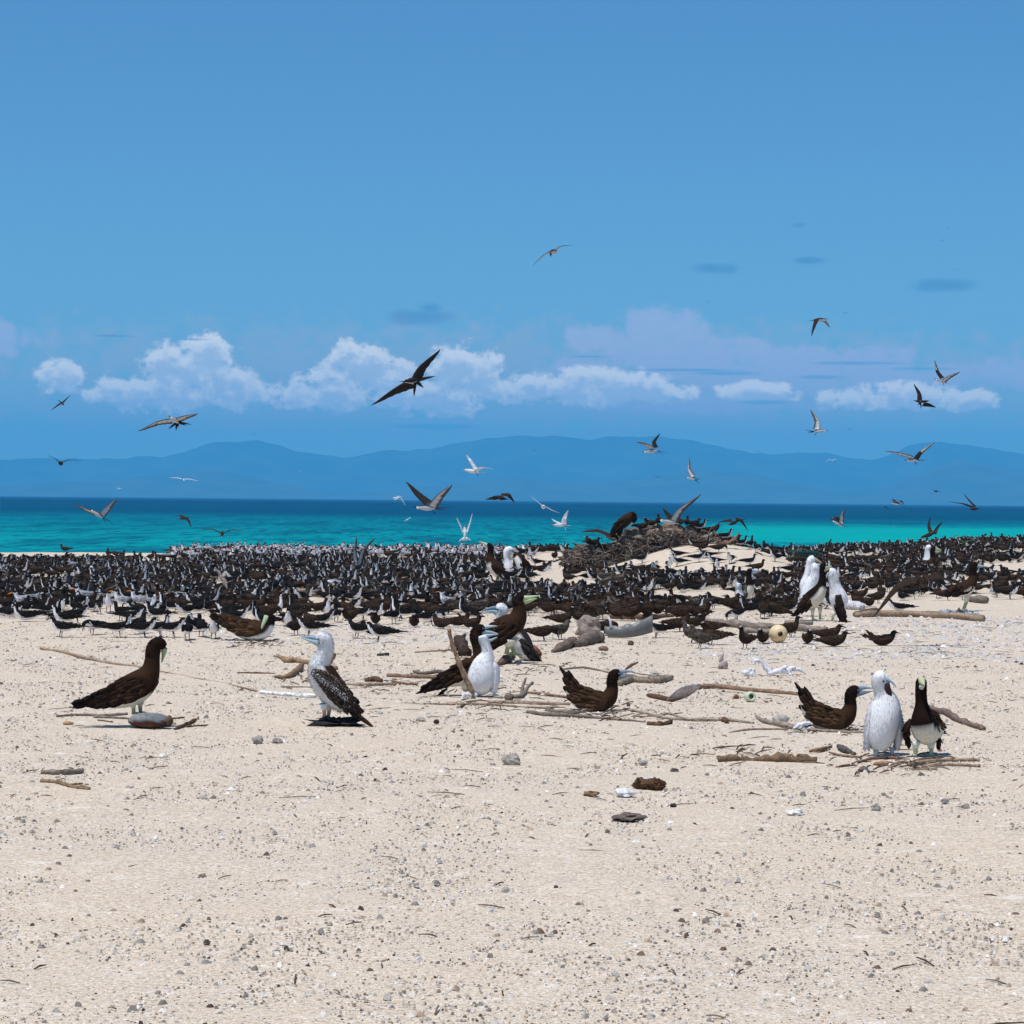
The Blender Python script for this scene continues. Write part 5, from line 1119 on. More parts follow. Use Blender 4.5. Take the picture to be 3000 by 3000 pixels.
fly('sooty', 'small dark tern skimming the horizon at the right', 50, (2613, 1472), (2636, 1477), [((2620, 1470), (2616, 1464, 6), (2612, 1461, 10)), ((2626, 1470), (2636, 1465, -6), (2646, 1478, -10))], (0, -.4, .9), [(2650, 1480)], d=80)
fly('noddy', 'tiny dark bird just below the horizon at the right', 18, (2594, 1486), (2598, 1488), [((2595, 1486), (2591, 1483), (2588, 1484)), ((2597, 1487), (2601, 1489), (2604, 1494))], (0, -.6, .8), d=240)
fly('noddy', 'brown bird with raised wings cut by the right edge of the beach', 110, (2844, 1492, -8), (2866, 1490, 10), [((2850, 1488), (2820, 1474, -6), (2771, 1470, -10), .75), ((2856, 1486), (2842, 1468, 6), (2823, 1446, 10), .7)], (0, .2, 1), d=58)
fly('noddy', 'small dark bird gliding in front of the right-hand hill near the horizon', 34, (2740, 1440, 8), (2746, 1439, -8), [((2741, 1438), (2733, 1434), (2723, 1432)), ((2745, 1438), (2750, 1438), (2758, 1443))], (0, 0, 1), d=170)
fly('noddy', 'black noddy landing with wings raised on the right beach crest', 80, (2702, 1573, -4), (2736, 1563, 4), [((2722, 1564, -4), (2716, 1540, -6), (2723, 1515, -8), 1.15), ((2732, 1562, 4), (2744, 1545, 8), (2763, 1526, 10), 1.1)], (0, .1, 1), d=66)
fly('sooty', 'dark tern landing with both long wings held up in the middle of the colony', 120, (1034, 1646, -4), (1046, 1662, 4), [((1036, 1650, -6), (1036, 1615, -8), (1045, 1572, -8), 1.1), ((1046, 1654, 4), (1060, 1610, 10), (1099, 1574, 16), 1.1)], (.2, .5, .8), [(1058, 1672)], d=52)
fly('noddy', 'dark bird in flight over green sea at the left, one wing down', 66, (550, 1517), (526, 1520), [((544, 1515), (530, 1508, 6), (511, 1511, 10), .9), ((546, 1516), (556, 1522, -8), (563, 1546, -14), 1.0)], (0, -.4, .9), [(514, 1522)], d=78)
fly('noddy', 'dark bird seen tail-on with wide wings low over the sea', 125, (650, 1558, 16), (651, 1568, -14), [((646, 1560), (625, 1549), (591, 1551), .6), ((656, 1560), (678, 1550), (716, 1555), .6)], (0, .1, 1), [(642, 1572, -20), (660, 1572, -20)], d=55)
fly('noddy', 'tiny dark bird low over the sea near the left edge', 26, (238, 1556), (236, 1557), [((236, 1555), (230, 1553), (224, 1553)), ((239, 1555), (246, 1553), (252, 1554))], (0, 0, 1), d=240)
fly('crested', 'small greenish white bird with drooping wings over the left horizon', 28, (349, 1431, 4), (350, 1433, -6), [((348, 1430), (343, 1429), (337, 1440)), ((352, 1430), (357, 1430), (361, 1442))], (0, 0, 1), d=220)
fly('crested', 'pale bird with dangling feet and flat wings in front of the left hills', 82, (538, 1403, 6), (540, 1407, -8), [((534, 1403), (520, 1399), (497, 1400), .6), ((542, 1403), (556, 1403), (580, 1409), .6)], (0, .1, 1), legs=True, d=88)
for (x, y, s_, kd, lb) in [(477, 1505, 14, 'crested', 'tiny white bird over the sea, upper of the two at the left'), (447, 1528, 14, 'crested', 'tiny white bird over the sea, lower of the two at the left'), (1565, 1320, 20, 'noddy', 'tiny bird at the crest line of the central hills'),
    (1926, 1398, 34, 'noddy', 'tiny bird with drooping wings before the hills right of centre'), (878, 1381, 14, 'crested', 'tiny pale bird in front of the hills left of centre'), (2438, 1349, 38, 'crested', 'tiny white bird with raised wings before the right hills'),
    (2220, 1322, 14, 'noddy', 'tiny speck of a bird on the ridge right of centre'), (2075, 885, 14, 'noddy', 'tiny bird above the pinkish cloud'), (2780, 669, 16, 'noddy', 'topmost tiny bird in the right sky'), (2761, 704, 18, 'noddy', 'second tiny bird from the top in the right sky'),
    (2795, 790, 14, 'noddy', 'third tiny bird from the top in the right sky'), (2690, 867, 12, 'noddy', 'tiny bird under the dark cloud at the right'), (2476, 917, 20, 'noddy', 'tiny bird right of the banking tern'), (2489, 1258, 22, 'noddy', 'tiny bird right of the single-winged tern'),
    (746, 1272, 14, 'noddy', 'tiny bird above the left hills'), (231, 1017, 12, 'noddy', 'tiny bird high in the left sky'), (1069, 940, 9, 'noddy', 'speck of a bird left of the dark blue cloud'), (807, 1450, 14, 'crested', 'tiny pale bird on the horizon left of centre'), (817, 858, 8, 'noddy', 'faint speck of a bird high left of centre'), (897, 889, 8, 'noddy', 'faint speck of a bird just below another, high left of centre')]:
    up_ = 1 if rnd.random() < .5 else -1; h_ = s_ * .5
    fly(kd, lb, s_, (x, y, 3), (x, y + .8, -3), [((x - 1, y), (x - h_ * .5, y - h_ * .3), (x - h_, y + h_ * .25 * up_)), ((x + 1, y), (x + h_ * .5, y - h_ * .35), (x + h_, y + h_ * .45))], (0, 0, 1), bill=False)
fly('noddy', 'brown noddy sweeping low over the sand with wide wings, left of the edge booby', 262, (2690, 1688, 16), (2702, 1704, -10), [((2682, 1690, 0), (2628, 1706, -6), (2556, 1806, -16), 1.15), ((2702, 1688, 4), (2752, 1684, 6), (2822, 1716, 20), 1.0)], (0, -.55, .8), [(2690, 1728, -18), (2704, 1730, -20), (2716, 1724, -18)], d=27)
fly('noddy', 'bird with grey lowered wings leaving the right end of the root pile', 125, (2138, 1536, -14), (2160, 1528, 10), [((2144, 1528, -6), (2110, 1524, -10), (2070, 1563, -14), 1.2), ((2156, 1524, 4), (2172, 1524, 10), (2193, 1557, 16), 1.0)], (0, -.5, .85), [(2184, 1520, 16)], d=50)

# on and around the root pile
fly('noddy', 'noddy with spread grey wings and fanned tail at the left end of the root pile', 190, (1800, 1566, 10), (1812, 1582, -12), [((1792, 1566), (1750, 1548, -2), (1701, 1558, -6), 1.6), ((1806, 1568), (1820, 1548, 4), (1822, 1534, 6), 1.2)], (-.1, -.2, .95), [(1798, 1604, -12), (1824, 1606, -12), (1850, 1588, -8)], d=51.2)
fly('sooty', 'big pale tern with one wing raised high, landing on top of the root pile', 200, (1938, 1524, -4), (1985, 1532, 4), [((1962, 1524, -6), (1990, 1490, -10), (2053, 1447, -14), 1.6), ((1966, 1526, 6), (1950, 1505, 20), (1942, 1488, 26), 1.3)], (0, .2, 1), [(2010, 1538), (2006, 1528)], d=50.8)

for (lb, kd, H_, T_, wl, wr_, up_, d_) in [
    ('dark tern stretching one long wing flat over the back ranks at the left', 'sooty', (668, 1630, -6), (640, 1636, 6), ((650, 1630, -4), (610, 1628, -10), (560, 1640, -20)), ((652, 1630, 6), (668, 1640, 16), (690, 1668, 22)), (0, -.7, .7), 62),
    ('tern holding out a pale grey wing behind the tall brown noddy', 'sooty', (1742, 1745, -4), (1756, 1752, 6), ((1748, 1744, -4), (1780, 1738, -8), (1838, 1752, -12)), ((1748, 1744, 8), (1746, 1730, 30), (1752, 1724, 50)), (-.3, .6, .8), 37),
    ('noddy flapping with raised wings in the dense ranks behind the far booby', 'noddy', (2620, 1640, -4), (2640, 1644, 4), ((2630, 1638, -4), (2622, 1620, -6), (2634, 1602, -8)), ((2632, 1638, 4), (2646, 1622, 6), (2662, 1612, 8)), (0, .1, 1), 60),
    ('tern with both wings lifted in the ranks above the pale tern pair', 'sooty', (420, 1690, -4), (440, 1694, 4), ((430, 1690, -4), (424, 1668, -6), (438, 1650, -8)), ((432, 1690, 4), (450, 1672, 6), (470, 1664, 8)), (0, .1, 1), 47),
    ('tern flapping its dark wings in the ranks right of the forked logs', 'sooty', (1150, 1726, -4), (1174, 1730, 4), ((1160, 1724, -4), (1152, 1700, -6), (1166, 1680, -8)), ((1164, 1724, 4), (1184, 1706, 6), (1208, 1700, 8)), (0, .1, 1), 42),
    ('noddy spreading its wings on the crest right of the sand hump', 'noddy', (2420, 1606, -4), (2440, 1610, 4), ((2430, 1606, -4), (2424, 1590, -6), (2436, 1576, -8)), ((2432, 1606, 4), (2446, 1594, 6), (2464, 1590, 8)), (0, .1, 1), 66)]:
    fly(kd, lb, 100, H_, T_, [wl, wr_], up_, d=d_, group='birds flapping among the colony')
# ------------------------------------------------------------------ driftwood, coconuts, coral, litter
M_WOOD = mat_attr('weathered_wood', rough=.9, var=.60, scale=42, bump=1.0, bscale=90, spec=.05)
M_STONE = mat_attr('coral_stone', rough=.95, var=.30, scale=40, bump=.8, bscale=90, spec=.08)
M_PLAST = mat_attr('plastic', rough=.45, var=.15, scale=25, bump=.1, spec=.35)
TAN = (.22, .145, .09); GREYW = (.18, .15, .125); BROWN = (.11, .065, .04); PALE = (.48, .44, .39); RUST = (.16, .065, .03)
def blob(mb, c, r, col, seed=0, amp=.25, fr=1.6, n=14, cut=None):
    c = Vector(c); vs = []; cs = []; m = n
    rr = random.Random(seed)
    def pt(u, v):
        th = math.pi * u; a = 2 * math.pi * v
        d = Vector((math.sin(th) * math.cos(a), math.sin(th) * math.sin(a), math.cos(th)))
        q = 1 + amp * mnoise.fractal(d * fr + Vector((seed * 3.1, 0, 0)), 1, 2, 3)
        p_ = Vector((d.x * r[0] * q, d.y * r[1] * q, d.z * r[2] * q))
        if cut is not None and p_.z < cut: p_.z = cut
        k_ = .75 + .5 * rr.random()
        vs.append(c + p_); cs.append(tuple(x * k_ for x in (col(d) if callable(col) else col)))
    pt(0, 0)
    for i in range(1, m // 2 + 1):
        for j in range(m): pt(i / (m // 2 + 1), j / m)
    pt(1, 0); k = m // 2; L_ = len(vs) - 1
    fs = [(0, 1 + j, 1 + (j + 1) % m) for j in range(m)]
    for i in range(k - 1):
        for j in range(m): fs.append((1 + i * m + j, 1 + (i + 1) * m + j, 1 + (i + 1) * m + (j + 1) % m, 1 + i * m + (j + 1) % m))
    fs += [(L_, 1 + (k - 1) * m + (j + 1) % m, 1 + (k - 1) * m + j) for j in range(m)]
    mb.add(vs, fs, cs)
def limb(mb, P, rs, col, n=9, sub=5, knob=.22, wob=.5, seed=0):
    """knotty tapered branch through world points"""
    q = resample([(*p_, r_) for p_, r_ in zip(P, rs)], max(4, sub * (len(P) - 1) + 1))
    rr = random.Random(seed); pts = []; rad = []
    for i, a in enumerate(q):
        r_ = max(a[3], .0008) * (1 + knob * mnoise.noise(Vector((i * .55, seed, 1))) * 2 + rr.uniform(-.05, .05))
        pts.append(Vector(a[:3]) + Vector((mnoise.noise(Vector((i * .5, seed, 7))), mnoise.noise(Vector((i * .5, seed, 17))), mnoise.noise(Vector((i * .5, seed, 27))) * .6)) * a[3] * wob)
        rad.append(r_)
    o0 = len(mb.v); tube(mb, pts, rad, n, col)
    for i in range(o0, len(mb.v)):
        k_ = .72 + .56 * rr.random(); mb.c[i] = tuple(x * k_ for x in col)
        v = mb.v[i]; c_ = pts[(i - o0) // n]; mb.v[i] = c_ + (v - c_) * (1 + .18 * mnoise.noise(v * 40))
def gp(px, py, r_px=0):
    """centre of something of radius r_px lying on the sand and showing its centre at px, py"""
    g = ground(px, py + r_px * .8); return g + Vector((0, 0, r_px * g.y / F * .8)), r_px * g.y / F
NSEED = [0]
def log(label, pts, col=GREYW, name='driftwood_stick', cat='stick', extra=(), knob=.22, group='driftwood on the sand', parts=()):
    """pts: (px, py, radius px) along a piece lying on the sand; extra: further limbs"""
    NSEED[0] += 1; mb = MB(); allp = [pts] + list(extra); O = None
    for k_, pl in enumerate(allp):
        W_ = []; rs = []
        for (a, b_, c_) in pl:
            p_, r_ = gp(a, b_, c_); W_.append(p_); rs.append(r_)
        if O is None: O = W_[0].copy()
        limb(mb, [p_ - O for p_ in W_], rs, col, 9 if pts[0][2] > 5 else 6, 6, knob, .5, NSEED[0] * 7 + k_)
    return tag(mb.obj(name, M_WOOD, O), label, cat, group)
log('long thin driftwood vine running from the left edge behind the coconut booby', [(120, 1899, 5), (190, 1912, 5.5), (262, 1930, 5), (330, 1944, 5), (398, 1952, 4), (480, 1968, 2.2), (560, 1984, 2), (660, 2002, 2), (752, 2024, 3)], (.33, .24, .17), name='driftwood_vine', cat='vine')
log('white bleached pole lying behind the legs of the fledgling booby', [(762, 2028, 6), (830, 2033, 6), (924, 2040, 7)], (.72, .72, .70), name='bleached_pole', cat='pole', knob=.05)
log('short thick grey log at the left edge, upper of two', [(120, 2262, 7), (190, 2262, 8), (244, 2259, 8)], GREYW, 'driftwood_log', 'log')
log('forked tan branch at the left edge, lower of two', [(120, 2288, 7), (170, 2292, 7), (212, 2306, 8), (262, 2311, 7)], TAN, 'driftwood_branch', 'branch', [[(205, 2300, 5), (225, 2298, 5), (240, 2296, 4)]])
log('pale split branch lying left of the coconut booby', [(165, 2098, 3), (230, 2094, 4), (300, 2096, 5), (372, 2092, 6)], GREYW, extra=[[(275, 2100, 5), (320, 2102, 5), (378, 2106, 4)]])
log('short dark stick in front of the pale split branch at the left', [(288, 2110, 3.5), (328, 2116, 3.5)], BROWN)
log('stout stick lying against the right end of the grey coconut', [(512, 2136, 4), (545, 2122, 6), (574, 2108, 5)], BROWN, extra=[[(505, 2105, 3), (540, 2102, 2.5)], [(545, 2128, 3), (610, 2124, 2)]])
log('tan crooked driftwood piece left of the fledgling booby', [(812, 1920, 4), (842, 1934, 9), (880, 1936, 9), (960, 1952, 7), (984, 1958, 8)], (.29, .195, .12), 'driftwood_branch', 'branch')
log('curled dark bark chunk left of the fledgling booby', [(806, 1982, 4), (840, 1982, 8), (866, 1968, 10), (884, 1948, 8)], TAN, 'bark_chunk', 'bark')
log('thin dark stick left of the curled bark chunk', [(694, 1971, 2.5), (750, 1972, 3.5), (806, 1974, 2.5)], BROWN)
log('thin dark twig below the curled bark chunk', [(826, 2012, 3), (900, 2014, 3.5), (930, 2018, 2.5)], GREYW)
log('small dark forked stub right of the fledgling booby neck', [(965, 1948, 3), (974, 1930, 4), (980, 1918, 5)], BROWN)
log('small dark rod on bare sand above the middle sticks', [(1104, 1918, 4), (1140, 1917, 5)], (.05, .04, .035))
log('long straight brown pole behind the tail of the open-billed booby', [(1134, 1978, 6), (1200, 1981, 6), (1300, 1984, 5)], (.24, .16, .11))
log('grey pole lying below the long straight brown pole', [(1018, 2004, 5), (1080, 2005, 6), (1160, 2004, 4)], (.28, .22, .17))
log('short stub leaning on the grey pole, rust brown', [(1070, 1992, 7), (1098, 1990, 9), (1118, 1994, 6)], BROWN)
log('crooked grey branch above the long straight brown pole', [(1212, 1966, 4), (1238, 1972, 6), (1290, 1968, 4), (1330, 1972, 3)], GREYW)
log('bent brown twig below the long straight brown pole', [(1150, 1996, 4), (1185, 2002, 4), (1225, 2004, 3)], TAN)
log('long slender twig lying in front of the embracing pair', [(1240, 2061, 2.5), (1330, 2063, 3), (1420, 2062, 4), (1520, 2070, 3), (1600, 2074, 3)], (.28, .21, .16))
log('curved dark twig under the feet of the open-billed booby', [(1350, 2070, 3), (1378, 2056, 3), (1420, 2054, 3), (1470, 2060, 3)], BROWN)
log('long pole between the downy chick and the sitting booby', [(1430, 2056, 5), (1540, 2058, 6), (1670, 2064, 5)], (.30, .23, .18))
log('thin dark pole running up to the sitting booby from the left', [(1530, 2028, 4), (1600, 2034, 4.5), (1680, 2046, 4)], (.20, .14, .11))
log('antler shaped driftwood root left of the sitting booby', [(1498, 2040, 7), (1530, 2038, 6), (1545, 2014, 5), (1560, 2000, 4)], GREYW, 'driftwood_root', 'root', [[(1528, 2036, 5), (1532, 2008, 4), (1540, 1988, 3)], [(1500, 2044, 10), (1486, 2042, 12)], [(1532, 2020, 3), (1518, 2012, 2)]])
log('long arched thin twig above the sitting booby', [(1640, 1962, 2.5), (1700, 1955, 3), (1740, 1960, 3), (1800, 1975, 2.5)], (.22, .16, .12))
log('thin forked twig behind the open bill of the sitting booby', [(1832, 1960, 2), (1846, 1950, 4), (1868, 1940, 2.5)], (.22, .13, .09), extra=[[(1850, 1968, 2), (1880, 1975, 1.5), (1936, 1979, 1.5)]])
log('lumpy mottled driftwood log right of the sitting booby', [(1816, 2000, 10), (1846, 1990, 12), (1880, 1992, 11), (1930, 1992, 11), (1968, 1984, 8)], (.26, .21, .16), 'driftwood_log', 'log', knob=.4)
log('long thin pale branch running right from the nest of the sitting booby', [(1828, 2076, 4), (1880, 2086, 5), (1960, 2104, 5), (2060, 2108, 6), (2130, 2108, 6), (2208, 2118, 4)], (.33, .27, .22), extra=[[(1935, 2098, 3), (1958, 2090, 4), (2000, 2104, 3)]])
log('low grey branch in front of the sitting booby', [(1545, 2086, 6), (1600, 2092, 7), (1680, 2096, 6), (1790, 2106, 4), (1890, 2116, 4)], GREYW, extra=[[(1600, 2080, 5), (1660, 2086, 6), (1700, 2084, 4)]])
log('short rotten brown piece below the long thin pale branch', [(1898, 2120, 8), (1930, 2122, 8), (1962, 2117, 7)], BROWN, 'driftwood_log', 'log', knob=.4)
log('knotty stub at the right end of the long thin pale branch', [(2116, 2112, 4), (2122, 2108, 8), (2130, 2116, 5)], BROWN, 'driftwood_stub', 'wood')
log('long brown pole lying left of the bill-reaching booby', [(2040, 2014, 8), (2100, 2010, 8), (2180, 2020, 7), (2260, 2026, 7), (2336, 2033, 6)], (.24, .16, .11), 'driftwood_pole', 'pole')
log('small dark log below the grey bark sheet', [(1896, 2036, 4), (1912, 2040, 8), (1945, 2046, 9), (1970, 2052, 6)], BROWN, 'driftwood_log', 'log')
log('crooked grey branch left of the bill-reaching booby', [(2216, 2099, 4), (2244, 2114, 8), (2290, 2122, 10), (2326, 2130, 8)], (.28, .23, .19), 'driftwood_branch', 'branch')
log('thin curved twig below the crooked grey branch', [(2136, 2147, 2), (2190, 2138, 4), (2260, 2136, 3), (2310, 2136, 2)], (.24, .17, .13))
log('pale rod lying in front of the bill-reaching booby', [(2352, 2134, 4), (2430, 2142, 5), (2535, 2146, 4)], (.30, .23, .18))
log('thick bent branch running off the right edge behind the head-on booby', [(2706, 2068, 7), (2745, 2080, 8), (2778, 2090, 11), (2815, 2112, 9), (2880, 2134, 9)], (.17, .12, .10), 'driftwood_branch', 'branch')
log('crumbling brown log in the right foreground', [(2102, 2224, 10), (2150, 2222, 11), (2205, 2226, 7), (2270, 2222, 14), (2340, 2224, 14), (2392, 2228, 10)], (.17, .115, .07), 'driftwood_log', 'log', knob=.5)
log('flat dark splinter above the right end of the crumbling brown log', [(2370, 2200, 4), (2400, 2196, 7), (2434, 2188, 5)], (.18, .12, .08))
log('dark pointed shard left of the tall white chick', [(2456, 2186, 7), (2476, 2196, 9), (2504, 2208, 4)], (.10, .09, .085), 'driftwood_shard', 'wood')
log('thin rust brown stick leading to the feet of the tall white chick', [(2430, 2204, 3), (2470, 2214, 4), (2525, 2217, 3)], (.20, .13, .09))
log('thin layered branch at the right edge in front of the head-on booby', [(2660, 2240, 5), (2720, 2230, 6), (2790, 2226, 5), (2870, 2226, 6)], (.27, .20, .15), 'driftwood_branch', 'branch', [[(2700, 2246, 4), (2790, 2240, 4), (2870, 2244, 5)], [(2650, 2252, 3), (2745, 2252, 4)]])
log('short brown stick in front of the tall white chick', [(2450, 2248, 4), (2488, 2242, 5)], BROWN)
log('small oval brown stick between the chick and the head-on booby', [(2558, 2238, 4), (2580, 2236, 7), (2602, 2238, 4)], (.28, .17, .10))
log('twisted pale root lying left of the tall white chick', [(2525, 2228, 2), (2560, 2222, 4), (2610, 2220, 5), (2660, 2222, 4)], (.16, .09, .07))
log('very long barkless pole lying across the right side of the colony', [(2508, 1801, 10), (2600, 1798, 11), (2720, 1801, 11), (2880, 1812, 11)], (.29, .215, .155), 'driftwood_pole', 'pole', knob=.08)
log('white blotched log end beside the four-bird group', [(2462, 1772, 13), (2490, 1774, 14), (2526, 1778, 13)], (.50, .50, .52), 'driftwood_log', 'log')
log('long split weathered log behind the front noddies', [(2070, 1822, 10), (2150, 1828, 12), (2230, 1836, 11), (2320, 1838, 12), (2420, 1846, 9)], (.23, .19, .16), 'driftwood_log', 'log', knob=.35, extra=[[(2180, 1846, 8), (2260, 1850, 8), (2330, 1850, 5)], [(2300, 1822, 7), (2380, 1826, 7)]])
log('flat dark log above the grey curved debris', [(1790, 1806, 8), (1850, 1806, 11), (1900, 1808, 9), (1960, 1804, 7), (2060, 1800, 6)], (.17, .11, .08), 'driftwood_log', 'log', knob=.35)
log('furry rust brown log end behind the fledgling of the lime-billed booby', [(1520, 1888, 12), (1548, 1902, 17), (1576, 1916, 15)], RUST, 'driftwood_log', 'log', knob=.4)
log('dark slanting driftwood stump under the leaning noddy', [(1620, 1908, 6), (1648, 1894, 13), (1680, 1880, 14)], (.17, .12, .09), 'driftwood_stump', 'wood', knob=.35)
log('ragged grey driftwood stump in front of the pale boulder', [(1688, 1888, 12), (1716, 1876, 18), (1746, 1866, 18), (1758, 1872, 14)], (.15, .12, .10), 'driftwood_stump', 'wood', knob=.5)
log('knotted dark root mass behind the open-billed booby', [(1340, 1872, 12), (1352, 1890, 16), (1362, 1912, 14)], (.06, .04, .03), 'driftwood_root', 'root', [[(1345, 1880, 6), (1332, 1866, 4)], [(1350, 1876, 6), (1362, 1858, 4)], [(1348, 1896, 5), (1332, 1904, 3)]], knob=.5)
log('stump that the lime-billed booby grips with its feet', [(1462, 1944, 7), (1482, 1932, 12), (1502, 1918, 9)], (.16, .11, .085), 'driftwood_stump', 'wood')
log('arched driftwood bough in the left part of the colony', [(640, 1668, 7), (700, 1658, 7), (760, 1652, 7), (830, 1656, 6), (890, 1668, 7), (925, 1682, 6)], (.22, .165, .125), 'driftwood_bough', 'branch', [[(672, 1640, 4), (720, 1648, 4), (760, 1660, 4)]])
log('thick forked driftwood log in the middle of the colony', [(792, 1754, 8), (822, 1736, 9), (860, 1730, 9), (930, 1740, 11), (1010, 1748, 12), (1058, 1758, 11)], (.27, .205, .155), 'driftwood_log', 'log', knob=.15)
log('straight log just behind the thick forked driftwood log', [(748, 1728, 9), (830, 1722, 9), (900, 1722, 8), (975, 1716, 5), (1010, 1720, 3)], (.25, .20, .16), 'driftwood_log', 'log')
log('brown curved bough above the upright stick in the colony', [(556, 1668, 4), (590, 1650, 5), (640, 1642, 6), (690, 1648, 5)], (.15, .10, .075), 'driftwood_bough', 'branch')
log('thin slanting twig right of the brown coconut husk', [(345, 1700, 2.5), (372, 1682, 3), (392, 1668, 2)], GREYW)
log('thin pale stick left of the landing tern', [(985, 1670, 2.5), (1020, 1660, 3), (1060, 1652, 2.5)], (.32, .27, .22))
log('thin pale stick right of the landing tern', [(1062, 1646, 3), (1085, 1636, 3), (1102, 1630, 2.5)], (.36, .30, .24))
log('low branch under the noddies beyond the right end of the sand hump', [(2255, 1586, 3), (2310, 1582, 3.5), (2370, 1582, 3), (2400, 1588, 3)], (.22, .17, .13))
log('thin twig crossing the sand above the embracing pair', [(1215, 1911, 2), (1280, 1907, 2.5), (1345, 1902, 2)], (.25, .20, .16))
log('grey log end at the right edge behind the edge booby', [(2845, 1756, 10), (2890, 1758, 12)], GREYW, 'driftwood_log', 'log')
log('reddish brown log right of the four-bird group', [(2506, 1800, 9), (2540, 1796, 12), (2566, 1790, 10)], (.12, .075, .055), 'driftwood_log', 'log')
log('weathered log across the sand at the far right edge', [(2420, 1700, 4), (2470, 1694, 5), (2530, 1698, 4)], (.3, .24, .19))
# sticks standing in the air -------------------------------------------------------------------------------
def leaning(label, base, pts, col, rs, name='leaning_stick'):
    g = ground(*base); mb = MB(); P = [at(a, b_, g.y + dd) - g for (a, b_, dd) in pts]; P[0].z = -.01
    limb(mb, P, [r_ * g.y / F for r_ in rs], col, 9, 6, .15, .5, NSEED[0]); NSEED[0] += 1
    return tag(mb.obj(name, M_WOOD, g), label, 'stick', 'driftwood on the sand')
leaning('stout tan stick leaning upright in front of the open-billed booby', (1384, 2048), [(1386, 2046, 0), (1378, 2018, -.02), (1350, 1955, -.05), (1326, 1890, -.08), (1314, 1842, -.1)], (.30, .20, .13), [8, 9, 7.5, 6.5, 6])
leaning('grey stick standing slanted in the left part of the colony', (682, 1752), [(682, 1750, 0), (664, 1716, .05), (648, 1690, .1), (638, 1670, .12)], (.27, .22, .18), [7, 6.5, 5.5, 4], 'upright_stick')

# rounded things -------------------------------------------------------------------------------------------
def stone(label, px, py, wpx, hpx, col, seed, amp=.3, name='coral_stone', cat='stone', mat=None, dep=.8, n=16, fr=1.6, group='stones and coral on the sand', sink=.12):
    """px, py = middle of its foot on the sand"""
    g = ground(px, py); k = g.y / F; mb = MB(); h = hpx * k
    blob(mb, (0, 0, h * (.5 - sink)), (wpx * k * .5, wpx * k * .5 * dep, h * .5), col, seed, amp, fr, n)
    return tag(mb.obj(name, mat or M_STONE, g, smooth=amp < .28), label, cat, group)
G_C = ground(445, 2135); kC = G_C.y / F; mb = MB()
blob(mb, (0, 0, .052), (64 * kC, 34 * kC, 24 * kC), lambda d: (.17, .18, .19) if d.z > -.05 + .3 * mnoise.noise(d * 3) else (.09, .045, .03), 3, .08, 2, 22)
blob(mb, (56 * kC, 0, .050), (12 * kC, 20 * kC, 15 * kC), (.13, .08, .05), 4, .5, 3, 10)
tag(mb.obj('coconut', M_STONE, Vector(((445 - 1500) * kC, G_C.y, G_C.z))), 'weathered grey coconut under the feet of the left booby', 'coconut')
stone('reddish brown coconut husk among the birds at the left', 333, 1690, 34, 24, (.20, .09, .045), 5, .10, 'coconut_husk', 'coconut')
stone('half-buried grey fibrous coconut husk left of the bill-reaching booby', 2287, 2118, 50, 30, (.38, .35, .31), 6, .08, 'coconut_husk', 'coconut')
stone('blocky grey stone in the middle foreground', 1498, 2243, 56, 38, (.33, .295, .26), 7, .35)
stone('chalk-white lump in the foreground right of centre', 1830, 2334, 58, 30, (.66, .67, .68), 8, .45, 'coral_lump', 'coral')
stone('brown leaf-like lump left of the chalk-white lump', 1732, 2334, 42, 20, (.20, .13, .08), 9, .4, 'bark_lump', 'bark', M_WOOD)
stone('grey pitted stone at the left foreground, left of two', 756, 2178, 32, 24, (.33, .30, .27), 10, .5)
stone('grey flat stone at the left foreground, right of two', 812, 2178, 32, 17, (.34, .31, .28), 11, .45)
stone('flat beige stone right of the fledgling booby', 1233, 2112, 30, 15, (.46, .42, .36), 12, .3)
stone('round pale stone just left of the flat beige stone', 1112, 2094, 22, 12, (.40, .38, .36), 13, .3)
stone('small black pebble right of the flat beige stone', 1278, 2120, 17, 14, (.05, .035, .03), 14, .3, 'dark_pebble')
stone('small round brown nut right of the sitting booby', 1841, 2070, 11, 11, (.10, .055, .04), 15, .1, 'brown_nut', 'nut')
stone('grey-green stone above the mottled driftwood log', 1918, 1984, 26, 20, (.36, .35, .30), 16, .3)
stone('rusty brown nut left of the glass ring', 2157, 2048, 18, 14, (.15, .075, .05), 17, .2, 'brown_nut', 'nut')
stone('large pale sandstone boulder behind the bowing noddy', 1722, 1862, 78, 62, (.26, .215, .185), 18, .5, 'boulder', 'boulder')
stone('brown flat stone right of the ragged stump', 1768, 1906, 30, 15, (.22, .14, .10), 19, .3)
stone('small dark brown stone on bare sand right of the ragged stump', 1848, 1892, 17, 17, (.13, .08, .065), 20, .4)
stone('black pebble in the right foreground', 1972, 2366, 20, 14, (.04, .035, .035), 21, .3, 'dark_pebble')
stone('white knobbly coral piece near the bottom of the sand', 2330, 2388, 48, 20, (.70, .69, .66), 22, .8, 'coral_lump', 'coral')
stone('grey stone in the bottom right foreground', 2566, 2374, 30, 22, (.32, .29, .26), 23, .5)
stone('dark weathered stone above the bottom right foreground', 2530, 2262, 32, 20, (.16, .13, .12), 24, .5)
stone('light grey stone at the right edge of the foreground', 2768, 2352, 26, 16, (.30, .28, .26), 25, .3)
stone('grey stone on the bare sand right of the crumbling log', 1884, 2240, 28, 15, (.34, .32, .29), 26, .3)
stone('dark cracked stone below the crumbling log', 1976, 2264, 26, 16, (.12, .10, .085), 27, .5)
stone('yellowish stone at the left foreground near the split branch', 199, 2124, 30, 13, (.36, .24, .12), 28, .3)
